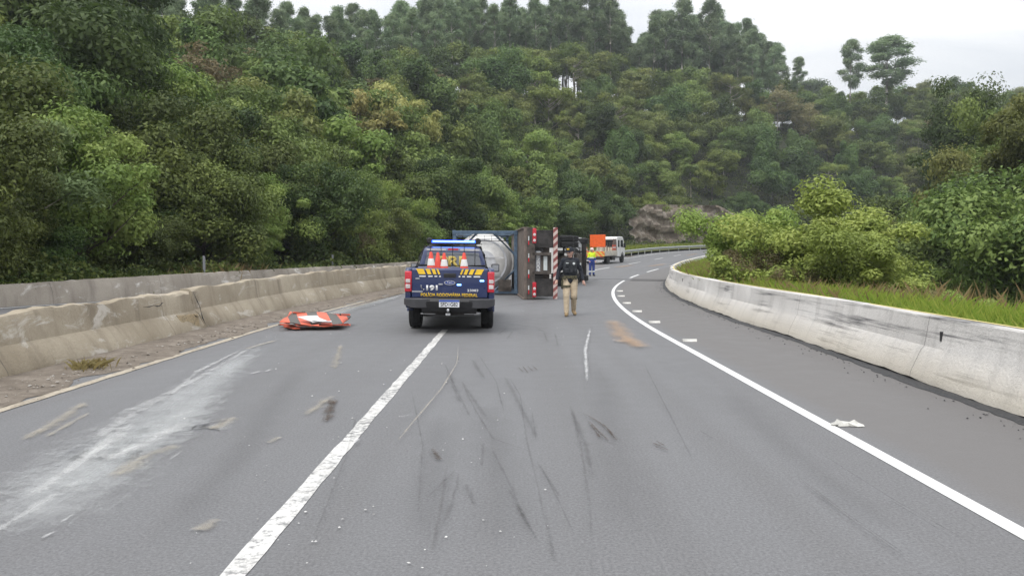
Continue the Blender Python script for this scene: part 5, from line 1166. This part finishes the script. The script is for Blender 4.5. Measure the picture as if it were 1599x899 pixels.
# ------------------------------------------------------------------ fallen warning board on the road
bl = ground(499, 512); bo = thing('fallen_warning_board', 'crumpled orange and black striped warning board fallen on the road', 'sign', bl + Vector((0, 0, .02)), (0, 0, R(8)))
nx_, ny_ = 12, 8; V = []
for j in range(ny_ + 1):
    for i in range(nx_ + 1):
        x = -.72 + 1.30 * i / nx_ ; y = -.52 + 1.15 * j / ny_; x += .10 * y; z = .10 + .15 * (j / ny_) + .035 * math.sin(x * 5 + y * 3) + .06 * max(0, -x) - .05 * max(0, x)
        V.append((x, y, z))
q = MB(); q.add(V, [(j*(nx_+1)+i, j*(nx_+1)+i+1, (j+1)*(nx_+1)+i+1, (j+1)*(nx_+1)+i) for j in range(ny_) for i in range(nx_)])
ob = q.build('panel', 'board_stripes', bo, 60); s = ob.modifiers.new('t', 'SOLIDIFY'); s.thickness = .02
q = MB().tube([(-.70, .62, .28), (-.72, -.1, .18), (-.38, -.56, .10), (.05, -.58, .09), (.66, -.54, .10), (.70, -.53, .09)], .028, 8); q.tube([(-.66, .63, .28), (.62, .66, .21)], .022, 8); q.build('frame_tube', 'board_orange', bo)
for a, b_ in (((-.80, .34, .04), (-.60, -.14, .05)), ((-.70, -.02, .03), (-.42, -.48, .03))): MB().box((Vector(a) + Vector(b_)) / 2, (.14, .62, .03), (0, 0, R(28))).build('torn_strip', 'board_red', bo)
q = MB(); q.add([(-.45, -.16, .25), (-.10, -.46, .165), (.12, -.44, .155), (.30, -.42, .14), (.02, -.16, .22), (-.04, .0, .26), (-.25, -.06, .26)], [(0, 1, 4, 6), (1, 2, 4), (2, 3, 4), (4, 5, 6)]); ob = q.build('white_sheet', 'paper_white', bo, 0); s = ob.modifiers.new('t', 'SOLIDIFY'); s.thickness = .012
q = MB().tube([(-.1, -.50, .165), (.30, -.44, .15)], .03, 8); q.build('rolled_sheet', 'paper_white', bo)
for x in (-.5, .4): MB().tube([(x, .60, .24), (x + .05, .72, -.015)], .02, 6).build('support_leg', 'chassis_dark', bo)
for i, (y, z) in enumerate(((.42, .03), (.36, .02), (.28, .02))): MB().tube([(-.95 + .02 * i, y, z), (-.66, y - .04, z + .06)], .008, 5).build('bent_wire', 'chassis_dark', bo)
# pale rag beside the edge line
rp0 = ground(1322, 665); rr2 = np.random.RandomState(6); q = MB()
ring = [[((a + .015 * rr2.normal()), (b_ * w_ + .008 * rr2.normal()), max(.004, (h_ * hh * (1 + .4 * rr2.normal())))) for b_, h_ in ((-.06, 0), (-.045, .6), (0, 1), (.045, .7), (.06, 0), (0, -.05))] for a, w_, hh in ((-.16, .35, .015), (-.12, .9, .05), (-.05, 1.0, .06), (.02, .85, .055), (.08, .9, .075), (.13, .6, .04), (.17, .3, .012))]
q.loft(ring); rag = q.build('discarded_rag', 'stud_white', None, 30); rag.location = rp0 + Vector((0, 0, .004)); rag.rotation_euler = (0, 0, R(-10)); rag.scale = (.85, .85, .8)
tag(rag, 'crumpled pale rag lying beside the solid edge line', 'rag')
# two marker posts behind the parapet
for u, lab in ((318, 'thin grey marker post behind the parapet near the barrier crack'), (519, 'thin grey marker post behind the parapet below the spreading tree')):
    x, y = column(u, -15.95); q = MB(); q.box((0, 0, .5), (.05, .05, 1.25)).box((.03, 0, .6), (.08, .012, 1.0)).box((.03, -.012, .95), (.07, .006, .14)); o = q.build('marker_post', 'reflector_grey', None, 35, .004); o.location = (x, y, .4); tag(o, lab, 'post')
# ------------------------------------------------------------------ people: segments fused into one skin, coloured by garment
def person(name, label, segs, loc, rotz, voxel=.0085):
    root = thing(name, label, 'person', loc, (0, 0, rotz)); q = MB()
    for a, b_, ra, rb, fl, mt in segs:
        a, b_ = Vector(a), Vector(b_); d = b_ - a; l = max(d.length, 1e-4); dn = d / l
        x = dn.cross(Vector((0, 1, 0))); x = x.normalized() if x.length > .05 else Vector((1, 0, 0)); y = dn.cross(x).normalized(); rings = []
        for k in range(13):
            t = k / 12
            if t < .2: f = t / .2; c = a - dn * ra * math.cos(f * math.pi / 2); r = ra * max(.05, math.sin(f * math.pi / 2))
            elif t > .8: f = (1 - t) / .2; c = b_ + dn * rb * math.cos(f * math.pi / 2); r = rb * max(.05, math.sin(f * math.pi / 2))
            else: f = (t - .2) / .6; c = a.lerp(b_, f); r = ra + (rb - ra) * f
            rings.append([c + x * (r * math.cos(g)) + y * (r * fl * math.sin(g)) for g in np.linspace(0, 2 * math.pi, 12, endpoint=False)])
        q.loft(rings)
    tmp = link('tmp', q.mesh('tmp', None)); rm = tmp.modifiers.new('r', 'REMESH'); rm.mode = 'VOXEL'; rm.voxel_size = voxel
    sm = tmp.modifiers.new('s', 'SMOOTH'); sm.factor = .5; sm.iterations = 2
    me = bpy.data.meshes.new_from_object(tmp.evaluated_get(bpy.context.evaluated_depsgraph_get())); bpy.data.objects.remove(tmp); me.name = 'body'
    mats = []; 
    for sg in segs:
        if sg[5] not in mats: mats.append(sg[5])
    me.materials.clear()
    C = np.empty(len(me.polygons) * 3); me.polygons.foreach_get('center', C); C = C.reshape(-1, 3); best = np.full(len(C), 1e9); idx = np.zeros(len(C), np.int32)
    for a, b_, ra, rb, fl, mt in segs:
        a, b_ = np.array(a, float), np.array(b_, float); d = b_ - a; t = np.clip(((C - a) @ d) / max(d @ d, 1e-9), 0, 1)
        dist = np.linalg.norm(C - (a + t[:, None] * d), axis=1) - (ra + (rb - ra) * t)
        up = dist < best; best[up] = dist[up]; idx[up] = mats.index(mt)
    me.polygons.foreach_set('material_index', idx); me.polygons.foreach_set('use_smooth', np.ones(len(C), bool)); me.update()
    o = link('body', me, mats, root); return root
def hand(w, e, sgn, mt='skin'):
    """palm, four unequal bent fingers and a thumb, hanging from wrist w"""
    w = Vector(w); d = (w - Vector(e)).normalized(); fw = Vector((0, -1, 0)); fw = (fw - d * fw.dot(d)).normalized(); sd = d.cross(fw).normalized(); S_ = []
    S_.append((w, w + d * .085, .030, .040, .55, mt))
    for k, ln in enumerate((.068, .078, .074, .058)):
        b0 = w + d * .085 + fw * (.030 - .022 * k); m1 = b0 + d * ln * .55 - sd * sgn * .012; S_.append((b0, m1, .0105, .0095, 1, mt)); S_.append((m1, m1 + d * ln * .4 - sd * sgn * .026, .0095, .008, 1, mt))
    t0 = w + d * .025 + fw * .03; t1 = t0 + d * .045 + fw * .028; S_ += [(t0, t1, .014, .012, 1, mt), (t1, t1 + d * .035 + fw * .004, .012, .009, 1, mt)]
    return S_
def figure(shirt, trouser, boot, pose, belly=1.):
    J = pose; s = [
      (J['pel'], J['mid'], .150, .148 * belly, .72, shirt), (J['mid'], J['che'], .150 * belly, .168, .70, shirt), (J['che'], J['shc'], .165, .10, .68, shirt),
      (J['shl'], J['shr'], .085, .085, .9, shirt), (J['nec'], J['hea'], .055, .060, 1, 'skin'), (J['hea'], J['top'], .078, .088, 1.05, 'skin'), (J['hea'] + Vector((0, -.03, .0)), J['hea'] + Vector((0, -.035, .05)), .060, .065, 1, 'skin'),
      (J['pel'] + Vector((-.07, 0, -.03)), J['pel'] + Vector((.07, 0, -.03)), .125, .125, .95, trouser)]
    f = J['face']; r_ = Vector((-f.y, f.x, 0)); hc = J['hea'] + Vector((0, 0, .055))
    s += [(hc + f * .085 + Vector((0, 0, .01)), hc + f * .112 + Vector((0, 0, -.022)), .012, .015, 1, 'skin'), (hc + f * .07 + Vector((0, 0, -.085)), hc + f * .075 + Vector((0, 0, -.08)), .03, .03, 1, 'skin'), (hc + r_ * .088, hc + r_ * .09 - Vector((0, 0, .03)), .016, .012, 1, 'skin'), (hc - r_ * .088, hc - r_ * .09 - Vector((0, 0, .03)), .016, .012, 1, 'skin')]
    for k in 'lr':
        s += [(J['sh' + k], J['el' + k], .078, .060, 1, shirt), (J['el' + k], J['wr' + k], .058, .042, 1, shirt)] + hand(J['wr' + k] + (J['wr' + k] - J['el' + k]).normalized() * .02, J['el' + k], 1 if k == 'l' else -1)
        s += [(J['hi' + k], J['kn' + k], .112, .084, 1, trouser), (J['kn' + k], J['an' + k], .082, .066, 1, trouser), (J['an' + k], J['he' + k], .064, .054, 1, boot), (J['he' + k], J['to' + k], .052, .050, .9, boot)]
    return s
V3 = lambda *a: Vector(a)
P1 = dict(pel=V3(0, 0, .98), mid=V3(0, 0, 1.14), che=V3(0, -.01, 1.33), shc=V3(0, 0, 1.46), shl=V3(.165, 0, 1.44), shr=V3(-.165, 0, 1.44), nec=V3(0, -.01, 1.50), hea=V3(-.01, -.03, 1.62), top=V3(-.01, -.01, 1.70), face=V3(-.50, -.86, 0),
  ell=V3(.285, .04, 1.18), wrl=V3(.335, -.04, .95), elr=V3(-.295, .05, 1.18), wrr=V3(-.345, -.06, .96),
  hil=V3(.095, 0, .92), knl=V3(.10, -.03, .52), anl=V3(.115, .24, .18), hel=V3(.115, .27, .10), tol=V3(.135, .06, .055), hir=V3(-.095, 0, .92), knr=V3(-.105, -.12, .52), anr=V3(-.10, -.14, .12), her=V3(-.10, -.12, .05), tor=V3(-.12, -.30, .045))
og = ground(890, 493); og.z = .0
off = person('person', 'uniformed officer in black vest and tan trousers walking past the overturned trailer', figure('shirt_navy', 'trouser_tan', 'boot_tan', P1, 1.05), og, R(0))
MB().lathe([(.168, 1.10), (.186, 1.13), (.194, 1.30), (.185, 1.42), (.12, 1.47)], 24, Matrix.Diagonal((1.02, .76, 1, 1))).build('vest', 'vest_black', off, 50)
for x, z, w_ in ((-.10, 1.19, .11), (.03, 1.19, .10), (.13, 1.20, .07), (-.07, 1.35, .09)): MB().box((x, -.140, z), (w_, .04, .11)).build('pouch', 'vest_black', off, 35, .015)
q = MB(); q.lathe([(.030, 0), (.033, .008), (.01, .014)], 8, Matrix.Translation((.085, -.165, 1.375)) @ Matrix.Rotation(R(90), 4, 'X')); q.build('badge', 'reflect_strip', off)
MB().lathe([(.032, 0), (.034, .01), (.01, .012)], 10, Matrix.Translation((.262, -.045, 1.36)) @ Matrix.Rotation(R(60), 4, 'Z') @ Matrix.Rotation(R(90), 4, 'X')).build('sleeve_patch', 'reflect_strip', off)
MB().box((-.09, -.19, 1.385), (.07, .008, .02)).build('name_tape', 'reflect_strip', off)
MB().lathe([(.165, .985), (.175, .99), (.175, 1.055), (.165, 1.06)], 24, Matrix.Diagonal((1, .80, 1, 1))).build('belt', 'camo_belt', off)
for x, z in ((-.15, 1.0), (.14, 1.01), (.06, 1.0)): MB().box((x, -.125, z), (.07, .05, .09)).build('belt_pouch', 'camo_belt', off, 35, .01)
MB().box((-.205, -.04, .82), (.06, .09, .22)).box((-.20, -.04, .96), (.03, .06, .12)).build('holster', 'camo_belt', off, 35, .012)
q = MB(); q.loft([[Vector((-.105, -.06 - .0, .76)) + Vector((.118 * math.cos(t), .118 * math.sin(t), h)) for t in np.linspace(0, 6.283, 16, endpoint=False)] for h in (0, .05)]); q.build('leg_strap', 'camo_belt', off)
q = MB(); q.loft([[Vector((.10, .02, .50)) + Vector((.090 * math.cos(t), .09 * math.sin(t), h)) for t in np.linspace(0, 6.283, 16, endpoint=False)] for h in (-.06, .06)]); q.build('knee_pad', 'camo_belt', off)
cap = MB().lathe([(.112, -.005), (.114, .02), (.108, .065), (.075, .10), (.01, .112)], 20, Matrix.Translation((-.01, -.02, 1.695)) @ Matrix.Diagonal((1, 1.08, 1, 1))).build('cap', 'shirt_navy', off)
q = MB(); fa = math.atan2(-.50, .86)
q.loft([[V3(-.01, -.02, 1.70) + Euler((0, 0, -R(30))).to_matrix() @ V3(r * math.sin(a), -r * math.cos(a) - ex, dz) for a in np.linspace(-1.0, 1.0, 9)] for r, ex, dz in ((.10, 0, .0), (.115, .055, -.02), (.112, .058, -.028), (.098, 0, -.008))], False, False); q.build('visor', 'shirt_navy', cap)
MB().box((-.066, -.125, 1.748), (.07, .012, .034), (0, 0, R(-30))).build('cap_badge', 'sign_yellow', cap)
q = MB(); q.box((-.065, -.105, 1.672), (.125, .03, .026), (0, 0, R(-30))); q.build('sunglasses', 'letter_black', off, 35, .01)
for x in (-.028, .028):
    pass
q = MB(); q.box((-.058, -.118, 1.588), (.045, .01, .008), (0, 0, R(-30))); q.build('mouth', 'chassis_grime', off)
q = MB().lathe([(.098, -.06), (.105, -.01), (.105, .02)], 18, Matrix.Translation((.0, .008, 1.69)) @ Matrix.Diagonal((.95, .95, 1, 1))); q.build('hair', 'letter_black', off)
P2 = dict(P1); P2.update(face=V3(-.2, -.98, 0), ell=V3(.24, .03, 1.18), wrl=V3(.20, -.12, 1.0), elr=V3(-.24, .03, 1.18), wrr=V3(-.21, -.12, 1.0), knl=V3(.12, -.02, .50), anl=V3(.13, 0, .12), hel=V3(.13, .03, .05), tol=V3(.15, -.14, .045), knr=V3(-.11, -.02, .50), anr=V3(-.12, 0, .12), her=V3(-.12, .03, .05), tor=V3(-.14, -.14, .045))
wx = (924 - 799.5) / 1200 * 50; wg = Vector((wx, 50, 0)); s_, o_ = inv([wg.x], [wg.y]); wg.z = zroad(float(s_[0])) + .005
sg = figure('work_blue', 'work_blue', 'letter_black', P2)
sg = [(a, b_, ra, rb, f, 'hi_vis' if (mt == 'work_blue' and (Vector(a).z + Vector(b_).z) / 2 > 1.20) else mt) for a, b_, ra, rb, f, mt in sg]
wk = person('person', 'road worker in yellow and blue uniform with white helmet beside the service truck', sg, wg, R(15), .011)
MB().lathe([(.145, 0), (.150, .012), (.125, .025), (.118, .08), (.08, .125), (.01, .14)], 20, Matrix.Translation((-.01, -.02, 1.69)) @ Matrix.Diagonal((1, 1.1, 1, 1))).build('helmet', 'helmet_white', wk)
for x, y in ((-.117, -.012), (.127, -.01)): MB().lathe([(.090, 0), (.094, .01), (.094, .08), (.090, .09)], 14, Matrix.Translation((x, y, .24))).build('reflective_strip', 'reflect_strip', wk)
MB().lathe([(.175, 1.14), (.18, 1.15), (.18, 1.20), (.175, 1.21)], 20, Matrix.Diagonal((1, .78, 1, 1))).build('reflective_strip', 'reflect_strip', wk)
# ------------------------------------------------------------------ the air
m, N, L, b = nmat('air'); N.remove(b); pv = N.new('ShaderNodeVolumePrincipled'); pv.inputs['Density'].default_value = .0004; pv.inputs['Color'].default_value = (.90, .95, 1.0, 1); pv.inputs['Anisotropy'].default_value = .2
L.new(pv.outputs[0], N['Material Output'].inputs['Volume'])
q = MB().box((60, 140, 40.5), (420, 340, 97)); hz_ = q.build('haze', 'air', None, None, kind='stuff'); hz_['label'] = 'thin pale haze in the air over the valley'; hz_['category'] = 'haze'
